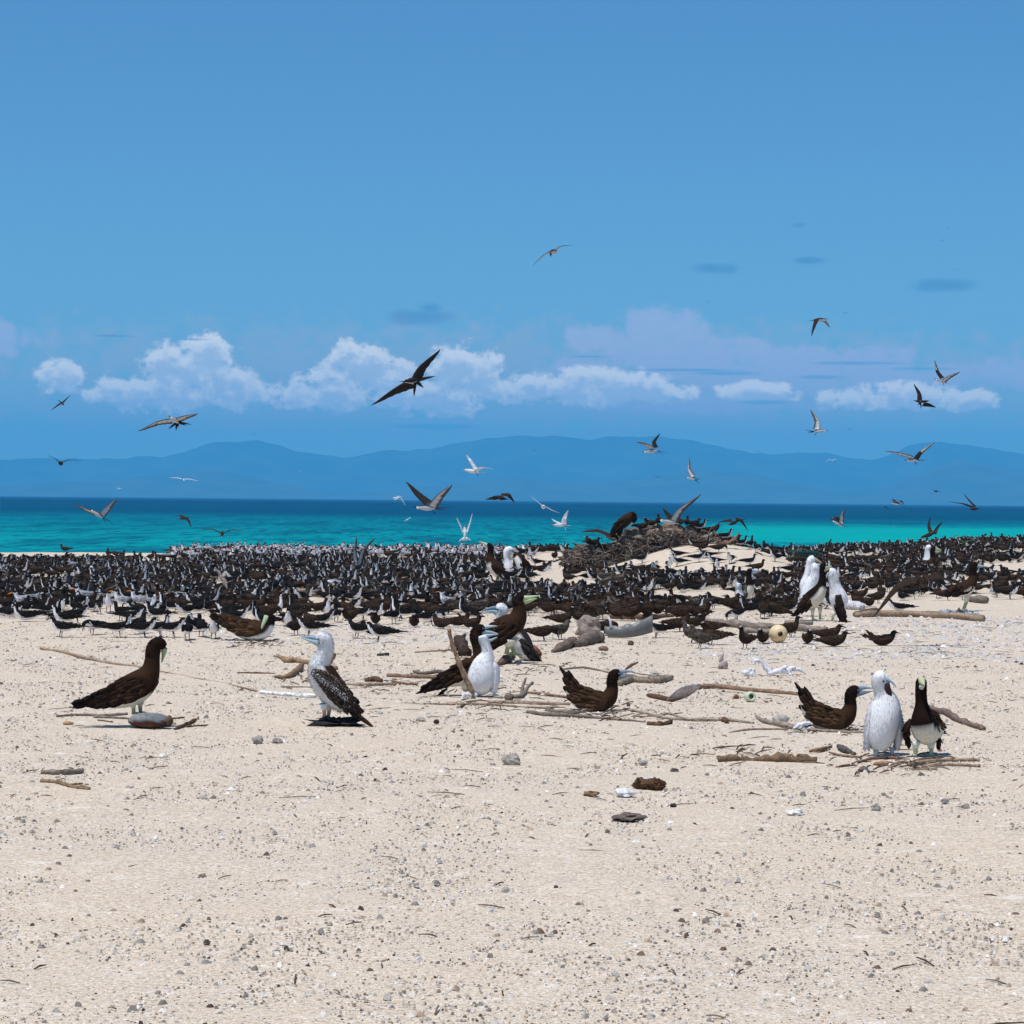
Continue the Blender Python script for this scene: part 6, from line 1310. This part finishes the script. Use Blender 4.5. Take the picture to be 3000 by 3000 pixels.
stone('dark brown wood chunk at the bottom of the sand', 1846, 2404, 92, 24, (.14, .11, .095), 29, .5, 'wood_chunk', 'wood', M_WOOD)
stone('black clump of dried weed under the fledgling booby', 985, 2127, 116, 26, (.03, .03, .032), 30, 1.3, 'dried_weed', 'seaweed', M_WOOD, .5, 18, 4)
# two joined husks
g = ground(1905, 2312); k = g.y / F; mb = MB()
blob(mb, (-24 * k, 0, 15 * k), (26 * k, 20 * k, 19 * k), (.12, .07, .04), 31, .6, 2.2, 16); blob(mb, (18 * k, -8 * k, 13 * k), (24 * k, 20 * k, 19 * k), (.10, .055, .03), 32, .6, 2.2, 16); blob(mb, (-14 * k, 4 * k, 32 * k), (30 * k, 12 * k, 5 * k), (.62, .58, .55), 33, .6, 3, 12)
tag(mb.obj('split_coconut_husk', M_WOOD, g, smooth=False), 'split dark coconut husk with a pale rim in the right foreground', 'coconut')
# pointed pale stump standing on the sand
g = ground(2117, 1962); k = g.y / F; mb = MB()
limb(mb, [Vector((-2 * k, 0, -.01)), Vector((2 * k, 0, 14 * k)), Vector((-4 * k, 0, 30 * k)), Vector((0, 0, 46 * k))], [13 * k, 12 * k, 7 * k, 3 * k], (.34, .29, .27), 9, 5, .5, .6, 91)
tag(mb.obj('pointed_stump', M_WOOD, g), 'small pointed stump standing on bare sand behind the white coral branches', 'wood')
# bleached branching coral
def coral(label, base, arms, col=(.68, .68, .72)):
    g = ground(*base); mb = MB(); k = g.y / F
    for i, arm in enumerate(arms):
        P = [Vector(((a - base[0]) * k, dd * k, (base[1] - b_) * k)) for (a, b_, dd, r_) in arm]
        limb(mb, P, [q[3] * k for q in arm], col, 8, 5, .25, .4, 200 + i)
    return tag(mb.obj('bleached_coral', M_STONE, g), label, 'coral', 'stones and coral on the sand')
coral('bleached white branching coral with one tall arm, left of the bill-reaching booby', (2270, 1978), [[(2210, 1948, 0, 4), (2213, 1936, 0, 5), (2230, 1938, 0, 6), (2244, 1958, 0, 7), (2258, 1974, 0, 8)], [(2250, 1974, -6, 6), (2290, 1962, 0, 8), (2304, 1950, 0, 4)], [(2258, 1970, 4, 4), (2262, 1954, 4, 3)], [(2290, 1970, 0, 7), (2312, 1960, 0, 6), (2328, 1954, 6, 5)], [(2315, 1980, -10, 6), (2312, 1962, -4, 6)], [(2320, 1962, 10, 5), (2342, 1962, 10, 5), (2362, 1974, 10, 3)]])
coral('small lumpy white coral cluster left of the tall-armed coral', (2196, 1980), [[(2172, 1968, 0, 5), (2184, 1972, 0, 8), (2206, 1976, 0, 9)], [(2192, 1970, 0, 7), (2200, 1958, 0, 4)], [(2206, 1976, 0, 7), (2209, 1960, 2, 5)]])
coral('ragged white coral bits in front of the bill-reaching booby', (2345, 2140), [[(2324, 2136, 0, 4), (2340, 2126, 0, 7), (2366, 2118, 0, 6), (2380, 2122, 0, 3)], [(2340, 2138, -5, 5), (2352, 2122, 0, 4), (2362, 2114, 0, 3)], [(2350, 2136, 0, 4), (2376, 2132, 0, 4)]])
coral('white splash-like coral piece at the foot of the leaning stick', (1368, 2052), [[(1352, 2050, -6, 4), (1362, 2034, -6, 7), (1376, 2034, -6, 5), (1378, 2046, -6, 3)], [(1364, 2034, -6, 5), (1366, 2052, -8, 3)]], (.75, .76, .78))
# grey bark sheet
g = ground(2000, 2056); k = g.y / F; mb = MB()
vs = []; ns = 9
for i in range(ns):
    f = i / (ns - 1); a = Vector(((lerp(1955, 2050, f) - 2000) * k, lerp(-4, 10, f) * k, (2056 - lerp(2054, 2008, f ** .8)) * k)); w_ = (6 + 16 * math.sin(math.pi * f)) * k
    for t_ in (-1, 1):
        for e in (0, 1): vs.append(a + Vector((w_ * .3 * t_, w_ * .5 * t_, -w_ * .9 * t_ * .8 - e * .006)))
fs = []
for i in range(ns - 1):
    a = i * 4; b_ = a + 4; fs += [(a, b_, b_ + 2, a + 2), (a + 1, a + 3, b_ + 3, b_ + 1), (a, a + 1, b_ + 1, b_), (a + 2, b_ + 2, b_ + 3, a + 3)]
fs += [(0, 2, 3, 1), (len(vs) - 4, len(vs) - 3, len(vs) - 1, len(vs) - 2)]
mb.add(vs, fs, (.40, .37, .37)); tag(mb.obj('bark_sheet', M_WOOD, g), 'twisted grey sheet of bark at the left end of the long brown pole', 'bark')
# cream float with a dark hole
g = ground(2280, 1883); k = g.y / F; r_ = 27 * k; fl = bpy.data.objects.new('fishing_float', None); COL.objects.link(fl); fl.location = g; tag(fl, 'round cream yellow fishing float with a dark hole, between two noddies', 'float')
mb = MB(); vs = []; prof = [(.20, -1.0), (.20, -.93), (.36, -.95), (.62, -.80), (.86, -.52), (.98, -.18), (1.0, .15), (.90, .50), (.62, .80), (.25, .96), (.0, .98)]; nn_ = 28
ax_ = Vector((.12, -.97, .05)).normalized(); A_ = ax_.orthogonal().normalized(); B_ = ax_.cross(A_)
for (rad, h) in prof:
    for j in range(nn_):
        a = 2 * PI * j / nn_; vs.append(Vector((0, 0, r_ * .97)) + (A_ * math.cos(a) + B_ * math.sin(a)) * max(rad, .01) * r_ - ax_ * h * r_ * .92)
fs = [(i * nn_ + j, i * nn_ + (j + 1) % nn_, (i + 1) * nn_ + (j + 1) % nn_, (i + 1) * nn_ + j) for i in range(len(prof) - 1) for j in range(nn_)]
mb.add(vs, fs, (.72, .56, .32)); mb.obj('float_body', M_PLAST, (0, 0, 0), parent=fl)
mb = MB(); c0 = Vector((0, 0, r_ * .97)) + ax_ * r_ * .93; tube(mb, [c0 - ax_ * .08, c0 - ax_ * .02, c0 + ax_ * .003], [r_ * .19, r_ * .20, r_ * .27], 20, (.03, .012, .008)); mb.obj('float_hole', M_PLAST, (0, 0, 0), parent=fl)
# pale glass ring
g = ground(2197, 2056); k = g.y / F; mb = MB(); c0 = Vector((0, 0, 15 * k)); N_ = 20; vs = []
axd = Vector((.25, -.95, .1)).normalized(); A_ = axd.orthogonal().normalized(); B_ = axd.cross(A_)
for (rad, h) in [(7, -10), (8, -15), (13, -15), (15.5, -9), (15.5, 8), (12, 14), (0.5, 15)]:
    for j in range(N_):
        a = 2 * PI * j / N_; vs.append(c0 + (A_ * math.cos(a) + B_ * math.sin(a)) * rad * k - axd * h * k)
fs = [(i * N_ + j, i * N_ + (j + 1) % N_, (i + 1) * N_ + (j + 1) % N_, (i + 1) * N_ + j) for i in range(6) for j in range(N_)]
mb.add(vs, fs, (.55, .60, .42)); tube(mb, [c0 + axd * 6 * k, c0 + axd * 10.5 * k], [6.8 * k, 6.8 * k], 16, (.06, .08, .08))
tag(mb.obj('plastic_jar', M_PLAST, g), 'small pale green jar lying open end to the camera on bare sand', 'jar')
# grey curved debris with scalloped rim and ribbed end
g = ground(1845, 1872); k = g.y / F; mb = MB(); vs = []; cs = []; n = 26
for i in range(n):
    f = i / (n - 1); x = lerp(1770, 1912, f)
    top = lerp(1836, 1800, f ** 2.2) + (3 * math.sin(f * 24) if .1 < f < .8 else 0); bot = 1868 - 34 * max(0, f - .35) ** 1.7 - (10 if f < .05 else 0)
    bow = 22 * math.sin(PI * f) * -1
    for (yy, e) in ((top, 0), ((top + bot) / 2, -6), (bot, 0)):
        for o_ in (0, 4): vs.append(Vector(((x - 1845) * k, (bow + e + o_) * k, (1872 - yy) * k))); cs.append(jit((.135, .14, .14) if f < .84 or i % 2 else (.12, .12, .12), .08))
fs = []
for i in range(n - 1):
    a = i * 6; b_ = a + 6
    fs += [(a, a + 2, b_ + 2, b_), (a + 2, a + 4, b_ + 4, b_ + 2), (a + 1, b_ + 1, b_ + 3, a + 3), (a + 3, b_ + 3, b_ + 5, a + 5), (a, b_, b_ + 1, a + 1), (a + 4, a + 5, b_ + 5, b_ + 4)]
fs += [(0, 1, 3, 5, 4, 2), tuple((n - 1) * 6 + q for q in (0, 2, 4, 5, 3, 1))]
mb.add(vs, fs, cs); tube(mb, [Vector((-55 * k, -10 * k, 34 * k)), Vector((-58 * k, -12 * k, 52 * k)), Vector((-62 * k, -12 * k, 66 * k))], [5 * k, 3.5 * k, 1 * k], 6, (.62, .64, .68))
tag(mb.obj('curved_debris', M_PLAST, g), 'grey curved sheet of debris with scalloped rim and ribbed end', 'debris')
# green crate
g = ground(2352, 1652); k = g.y / F; cr_ = bpy.data.objects.new('plastic_crate', None); COL.objects.link(cr_); cr_.location = g; cr_.rotation_euler = (0, 0, R(-6)); tag(cr_, 'dark green plastic crate half hidden by terns behind the four-bird group', 'crate')
cw, chh, cdp = 84 * k, 34 * k, 60 * k; GR = (.01, .075, .06)
def boxv(mb, c, s_, col):
    x, y, z = s_; vs = [Vector(c) + Vector((a * x / 2, b_ * y / 2, d_ * z / 2)) for d_ in (-1, 1) for b_ in (-1, 1) for a in (-1, 1)]
    mb.add(vs, [(0, 2, 3, 1), (4, 5, 7, 6), (0, 1, 5, 4), (1, 3, 7, 5), (3, 2, 6, 7), (2, 0, 4, 6)], col)
mb = MB()
for (cy, w_) in ((-cdp / 2, cw), (cdp / 2, cw)):
    for z_ in (.06, .5, .94): boxv(mb, (0, cy, chh * z_), (w_, .010, chh * .16), GR)
    for i in range(11): boxv(mb, (-cw / 2 + cw * (i + .0) / 10, cy, chh * .5), (.012, .014, chh), GR)
for cx_ in (-cw / 2, cw / 2):
    for z_ in (.06, .5, .94): boxv(mb, (cx_, 0, chh * z_), (.012, cdp - .016, chh * .15), GR)
    for i in range(7): boxv(mb, (cx_, -cdp / 2 + cdp * (i + .5) / 7.5, chh * .5), (.016, .012, chh * .98), GR)
mb.obj('crate_wall', M_PLAST, (0, 0, 0), smooth=False, parent=cr_)
mb = MB(); boxv(mb, (0, 0, chh + .012), (cw + .03, .03, .022), (.012, .09, .075)); boxv(mb, (0, -cdp / 2 - .012, chh + .012), (cw + .05, .022, .024), (.012, .09, .075)); mb.obj('crate_rim', M_PLAST, (0, 0, 0), smooth=False, parent=cr_)
# plastic litter heap at the right edge
mb = MB(); g = ground(2806, 1800); k = g.y / F
for i in range(26):
    a = rnd.uniform(-52, 60); blob(mb, (a * k, rnd.uniform(-6, 10) * k, rnd.uniform(3, 14) * k * (1 - abs(a) / 90)), (rnd.uniform(4, 13) * k, 6 * k, rnd.uniform(3, 8) * k), rnd.choice([(.30, .34, .42), (.10, .11, .12), (.5, .52, .55), (.07, .09, .09), (.2, .2, .2)]), 300 + i, .6, 3, 8)
tag(mb.obj('litter_heap', M_PLAST, g, smooth=False), 'low heap of grey blue plastic litter under the edge booby', 'litter')
# small green beach plant at the right edge
mb = MB(); g = ground(2836, 1612)
for i in range(190):
    a = rnd.uniform(0, 6.28); b0 = Vector((max(-.16, min(.16, rnd.gauss(0, .08))), max(-.12, min(.12, rnd.gauss(0, .06))), rnd.uniform(.02, .22)))
    feather(mb, b0, Vector((math.cos(a), math.sin(a), rnd.uniform(.1, .8))), Vector((0, 0, 1)), .06, .035, jit((.07, .14, .03), .4), 0)
for i in range(12): tube(mb, [(0, 0, 0), (rnd.gauss(0, .05), rnd.gauss(0, .05), .12), (rnd.gauss(0, .12), rnd.gauss(0, .1), .26)], [.006, .004, .002], 4, (.1, .12, .04))
tag(mb.obj('beach_plant', M_PLUME, g), 'small green leafy plant among the birds at the right edge', 'plant')

# ------------------------------------------------------------------ the root pile on the sand hump
pile = bpy.data.objects.new('uprooted_tree', None); COL.objects.link(pile); PD = 51.5; PO = at(1890, 1650, PD); PO.z = hz(PO.x, PO.y); pile.location = PO
tag(pile, 'huge uprooted driftwood tree with tangled roots, crowded by dark seabirds', 'driftwood')
kp = PD / F
def pp(px, py, dd=0): return at(px, py, PD) + Vector((0, dd * kp, 0)) - PO
def pc(base): return lambda d: tuple(x * (.55 + .9 * (.5 + .5 * mnoise.noise(d * 6))) for x in base)
mb = MB()
for i, (x, y, dd, a, b_, c_, colr, am) in enumerate([(1885, 1600, 0, 95, 46, 50, (.17, .135, .105), .55), (1940, 1575, 10, 80, 40, 34, (.19, .15, .115), .6), (1832, 1640, -8, 70, 42, 46, (.10, .08, .065), .6), (1995, 1578, 6, 80, 34, 34, (.16, .11, .08), .6), (1770, 1668, -14, 60, 34, 30, (.09, .055, .04), .5),
     (1930, 1618, -16, 80, 34, 26, (.11, .085, .065), .6), (2060, 1588, 8, 70, 30, 30, (.14, .10, .075), .6), (1700, 1640, -6, 52, 34, 30, (.13, .10, .08), .7), (1745, 1620, 6, 60, 36, 26, (.15, .12, .095), .7), (2130, 1602, 8, 60, 26, 18, (.13, .10, .08), .6)]):
    blob(mb, pp(x, y, dd), (a * kp, b_ * kp, c_ * kp), pc(colr), 400 + i, am, 3.2, 30)
mb.obj('root_mass', M_WOOD, (0, 0, 0), smooth=False, parent=pile)
mb = MB(); limb(mb, [pp(1700, 1712, -30), pp(1760, 1702, -28), pp(1830, 1676, -26), pp(1900, 1640, -20), pp(1960, 1600, -6)], [12 * kp, 24 * kp, 26 * kp, 24 * kp, 14 * kp], (.13, .07, .045), 12, 8, .35, .5, 71); mb.obj('trunk', M_WOOD, (0, 0, 0), parent=pile)
for i, (P, rs, c) in enumerate([([(1930, 1568, -10), (2010, 1570, -14), (2080, 1580, -14), (2160, 1604, -12)], [14, 12, 9, 5], (.20, .155, .12)), ([(1950, 1600, -26), (2000, 1606, -30), (2060, 1602, -26)], [7, 9, 5], (.22, .13, .09)), ([(1820, 1580, -20), (1870, 1562, -24), (1950, 1556, -22), (2040, 1560, -18)], [6, 9, 9, 5], (.27, .22, .18)),
     ([(1872, 1550, -30), (1888, 1565, -36), (1900, 1585, -40)], [5, 6, 4], (.06, .045, .035)), ([(1650, 1650, -8), (1690, 1640, -14), (1760, 1628, -16)], [4, 8, 6], (.17, .13, .10)), ([(1790, 1690, -36), (1810, 1660, -40), (1850, 1630, -40)], [5, 7, 5], (.30, .25, .21))]):
    mb = MB(); limb(mb, [pp(*q) for q in P], [r_ * kp for r_ in rs], c, 9, 6, .3, .6, 80 + i); mb.obj('branch', M_WOOD, (0, 0, 0), parent=pile)
for i in range(16):
    x_ = rnd.uniform(1700, 2130); y_ = np.interp(x_, [1700, 1790, 1860, 2000, 2080, 2150], [1632, 1600, 1560, 1560, 1575, 1600]) + rnd.uniform(-4, 30); L_ = rnd.uniform(25, 60); a_ = rnd.choice([rnd.uniform(-.4, .7), rnd.uniform(2.5, 3.5), rnd.uniform(.8, 2.2)]); L_ *= .5 if .8 <= a_ <= 2.2 else 1
    P_ = [pp(x_, y_, -40), pp(x_ + math.cos(a_) * L_ * .5, y_ - math.sin(a_) * L_ * .45, -44), pp(x_ + math.cos(a_ + .3) * L_, y_ - math.sin(a_ + .3) * L_, -46)]
    mb = MB(); limb(mb, P_, [rnd.uniform(4, 8) * kp, 4.5 * kp, 1.5 * kp], rnd.choice([(.30, .26, .22), (.20, .15, .11), (.08, .06, .05), (.24, .14, .09)]), 8, 5, .5, .9, 130 + i); mb.obj('branch', M_WOOD, (0, 0, 0), parent=pile)
mb = MB()
for i in range(1500):
    cx_, cy_, sx_, sy_ = rnd.choice([(1868, 1612, 60, 30), (1868, 1612, 60, 30), (1800, 1650, 60, 26), (1950, 1576, 80, 18), (1720, 1640, 50, 20), (1880, 1640, 60, 18), (2050, 1588, 70, 12)])
    a = pp(cx_ + rnd.gauss(0, sx_ * .55), cy_ + rnd.gauss(0, sy_ * .55), rnd.uniform(-74, -30)); d1 = Vector((rnd.gauss(0, 1), rnd.gauss(0, .6), rnd.gauss(0, .7))) * .09; c = jit(rnd.choice([(.12, .10, .085), (.22, .185, .155), (.38, .33, .28), (.04, .03, .025), (.17, .09, .06)]), .3)
    tube(mb, [a, a + d1 + Vector((0, -.02, .02)), a + d1 * 1.8 + Vector((0, 0, rnd.uniform(-.05, .04)))], [.007, .006, .002], 4, c)
o = mb.obj('root_tangle', M_WOOD, (0, 0, 0), parent=pile); tag(o, kind='stuff')
GP = 'birds perched on the uprooted tree'
for i, (k_, p_, x, y, w_, dd, lb) in enumerate([('noddy', 'cocked', 1904, 1541, 190, -26, 'black noddy with cocked tail on top of the root pile, left of the raised-wing tern'), ('noddy', 'stand', 1928, 1540, 90, -20, 'dark noddy seen from behind just left of the raised-wing tern'), ('noddy', 'stand', 1880, 1556, 10, -34, 'noddy facing right with its tail out beside the preening booby'),
    ('noddy', 'hunch', 1992, 1544, 100, -10, 'dark noddy first right of the raised-wing tern'), ('noddy', 'stand', 2012, 1545, 80, -8, 'dark noddy second right of the raised-wing tern'), ('noddy', 'hunch', 2034, 1548, 30, -10, 'dark noddy third right of the raised-wing tern'), ('sooty', 'stand', 2050, 1556, 10, -20, 'tern with black wings and white front on the right shoulder of the root pile'),
    ('noddy', 'hunch', 2088, 1566, 0, -14, 'dark noddy resting on the right arm of the root pile'), ('sooty', 'stand', 2126, 1584, 10, -14, 'tern standing on the right tip of the root pile'), ('noddy', 'sit', 1975, 1540, 150, 2, 'dark noddy tucked behind the raised-wing tern'),
    ('noddy', 'sit', 1768, 1612, 190, -34, 'noddy crouching on the left arm of the root pile under the spread wing'), ('noddy', 'hunch', 1722, 1600, 100, -20, 'upright noddy at the left end of the root pile'), ('noddy', 'sit', 1738, 1598, 10, -16, 'brown noddy lying beside the upright one at the left end of the root pile'), ('noddy', 'sit', 1742, 1640, 20, -44, 'noddy on the dark lower left of the root pile'),
    ('noddy', 'sit', 1700, 1662, 170, -40, 'noddy at the foot of the left end of the root pile'), ('noddy', 'hunch', 1790, 1632, 0, -48, 'noddy on the middle left face of the root pile'), ('noddy', 'sit', 1668, 1672, 185, -30, 'brown noddy with long tail at the far left foot of the root pile'), ('sooty', 'hunch', 1932, 1612, 20, -56, 'white-faced tern in the shaded hollow of the root pile'),
    ('noddy', 'hunch', 2150, 1596, 5, -8, 'dark noddy at the low right tail of the root pile'), ('sooty', 'stand', 2172, 1604, 20, -6, 'tern with white cap facing right beyond the root pile')]):
    put(k_, p_, 0, 0, w_, lb, GP, 1.12, at(x, y, PD) + Vector((0, dd * kp, 0)))
booby_mid((1838, 1556), colf=lambda t, d, P: BR_BACK if t < .6 else BR_HEAD, body=[(1796, 1566, 4, 8), (1806, 1552, 10, 14), (1822, 1534, 16, 18), (1840, 1518, 15, 17), (1850, 1508, 10, 12), (1857, 1510, 8, 9), (1858, 1522, 8, 9), (1852, 1530, 5, 6)], label='booby bowing its neck in an arch on the left shoulder of the root pile', wing=([(1792, 1570, 3), (1804, 1550, 8), (1822, 1532, 10), (1838, 1520, 7)], -14),
          bills=[([(1854, 1528, 0), (1846, 1538, -2), (1838, 1546, -2)], [5, 3, 1])], billcol=(.5, .6, .5), depth=51.2)

# ------------------------------------------------------------------ coral rubble, shell bits and twigs strewn on the sand
def chip(mb, P, r_, c, rr, flat=.55):
    yaw = rr.uniform(0, 6.28); cy_, sy_ = math.cos(yaw), math.sin(yaw); e = rr.uniform(.5, 1.0); vs = []; q_ = rr.uniform(.8, 1.15)
    for (a, b_, z_) in ((1, 0, .1), (.35, .85, 0), (-.6, .7, .1), (-1, -.1, 0), (-.4, -.8, .1), (.6, -.75, 0)):
        k_ = rr.uniform(.7, 1.15); x, y = a * r_ * k_, b_ * r_ * e * k_
        vs.append(P + Vector((x * cy_ - y * sy_, x * sy_ + y * cy_, (z_ - .25) * r_)))
    for (a, b_) in ((.35, .1), (-.35, .25), (-.1, -.35)):
        x, y = a * r_ * rr.uniform(.6, 1.3), b_ * r_; vs.append(P + Vector((x * cy_ - y * sy_, x * sy_ + y * cy_, flat * r_ * rr.uniform(.6, 1.3))))
    mb.add(vs, [(0, 1, 6), (1, 2, 7), (1, 7, 6), (2, 3, 7), (3, 4, 8), (3, 8, 7), (4, 5, 8), (5, 0, 6), (5, 6, 8), (6, 7, 8)], [tuple(x * q_ for x in c)] * 9)
r3 = random.Random(21); mb = MB(); mt = MB()
def patch(px, py):
    v = .0
    if 1870 < py < 1940 and px > 1980: v = 1.0 * min(1, (px - 1980) / 200) * (1 if abs(py - 1895) < 28 else .35)
    if 1795 < py <= 1880 and px > 2470: v = max(v, .75)
    if 1830 < py < 1890 and 600 < px < 1420: v = max(v, .35)
    if 1700 < py < 1800 and px > 2250: v = max(v, .3)
    if 1990 < py < 2110 and 1000 < px < 2400: v = max(v, .22)
    return v
CH = [(.50, .46, .42), (.66, .61, .55), (.32, .30, .27), (.22, .20, .18), (.40, .31, .23), (.17, .12, .095), (.07, .055, .05), (.72, .70, .67)]
CW = [6, 5, 7, 5, 4, 3, 1.2, 3]
n_ = 0
for _ in range(110000):
    d_ = 6.9 + 27 * r3.random() ** 1.15; X = r3.uniform(-.215, .215) * d_
    q = Vector((X, d_, hz(X, d_))); px, py = project(q)
    pv = patch(px, py) if d_ > 12 else 0; cl = .5 + .9 * mnoise.noise(Vector((X * .9, d_ * .5, 9)))
    base = .62 + .60 * max(0, cl - .3)
    if r3.random() > max(base, pv): continue
    big = r3.random()
    r_ = (.0032 + .0065 * big ** 2 + (.013 * r3.random() if big > .97 else 0)) * (.85 + .018 * d_)
    c = r3.choices(CH, CW)[0]
    if pv > .3 and r3.random() < .7: c = r3.choice([(.66, .64, .62), (.55, .54, .54), (.46, .45, .45)]); r_ *= 1.5
    chip(mb, q + Vector((0, 0, r_ * .1)), r_, c, r3, .5); n_ += 1
    if r3.random() < (.010 if d_ > 12.5 else .003) or (r3.random() < .04 and pv > .2):
        a = r3.uniform(0, 3.14); L_ = r3.uniform(.01, .035) * (1 + r3.random() ** 4 * 2.5); e = Vector((math.cos(a) * L_, math.sin(a) * L_, .002)); p0 = q + Vector((0, 0, .006))
        tube(mt, [p0 - e, p0 + Vector((0, 0, .004)), p0 + e], [.0022, .0035, .002], 4, jit(r3.choice([BROWN, GREYW, (.3, .24, .18), (.08, .05, .04)]), .3))
print('RUBBLE', n_)
tag(mb.obj('coral_rubble', M_STONE, (0, 0, 0), smooth=False), 'countless coral chips and shell grit strewn over the sand', 'rubble', kind='stuff')
tag(mt.obj('twig_litter', M_WOOD, (0, 0, 0)), 'small broken twigs scattered over the sand', 'twigs', kind='stuff')
# nest litter round the sitting birds
mb = MB()
for (cx_, cy_, sx_, sy_, nn2) in [(1800, 2096, 130, 12, 40), (760, 1886, 90, 6, 40), (2440, 2144, 110, 8, 16), (2560, 2235, 150, 14, 26), (1500, 2060, 140, 14, 26), (2720, 2238, 90, 12, 28), (1560, 1960, 110, 14, 24), (1250, 2000, 150, 18, 24), (2150, 2215, 190, 14, 26), (1350, 1900, 60, 20, 20), (2440, 1850, 60, 10, 30), (900, 1990, 70, 16, 30)]:
    for _ in range(nn2):
        g = ground(cx_ + rnd.gauss(0, sx_ * .55), cy_ + rnd.gauss(0, sy_)); a = rnd.gauss(0, .9); L_ = rnd.uniform(.015, .08); e = Vector((math.cos(a) * L_, math.sin(a) * L_, rnd.uniform(-.006, .02)))
        p0 = g + Vector((0, 0, .009)); tube(mb, [p0 - e, p0 + Vector((rnd.uniform(-.01, .01), 0, .006)), p0 + e], [.003, .0055, .0025], 5, jit(rnd.choice([BROWN, GREYW, (.3, .24, .18), (.07, .045, .035), (.2, .13, .09)]), .3))
tag(mb.obj('nest_litter', M_WOOD, (0, 0, 0)), 'twigs gathered around the nesting boobies', 'twigs', kind='stuff')
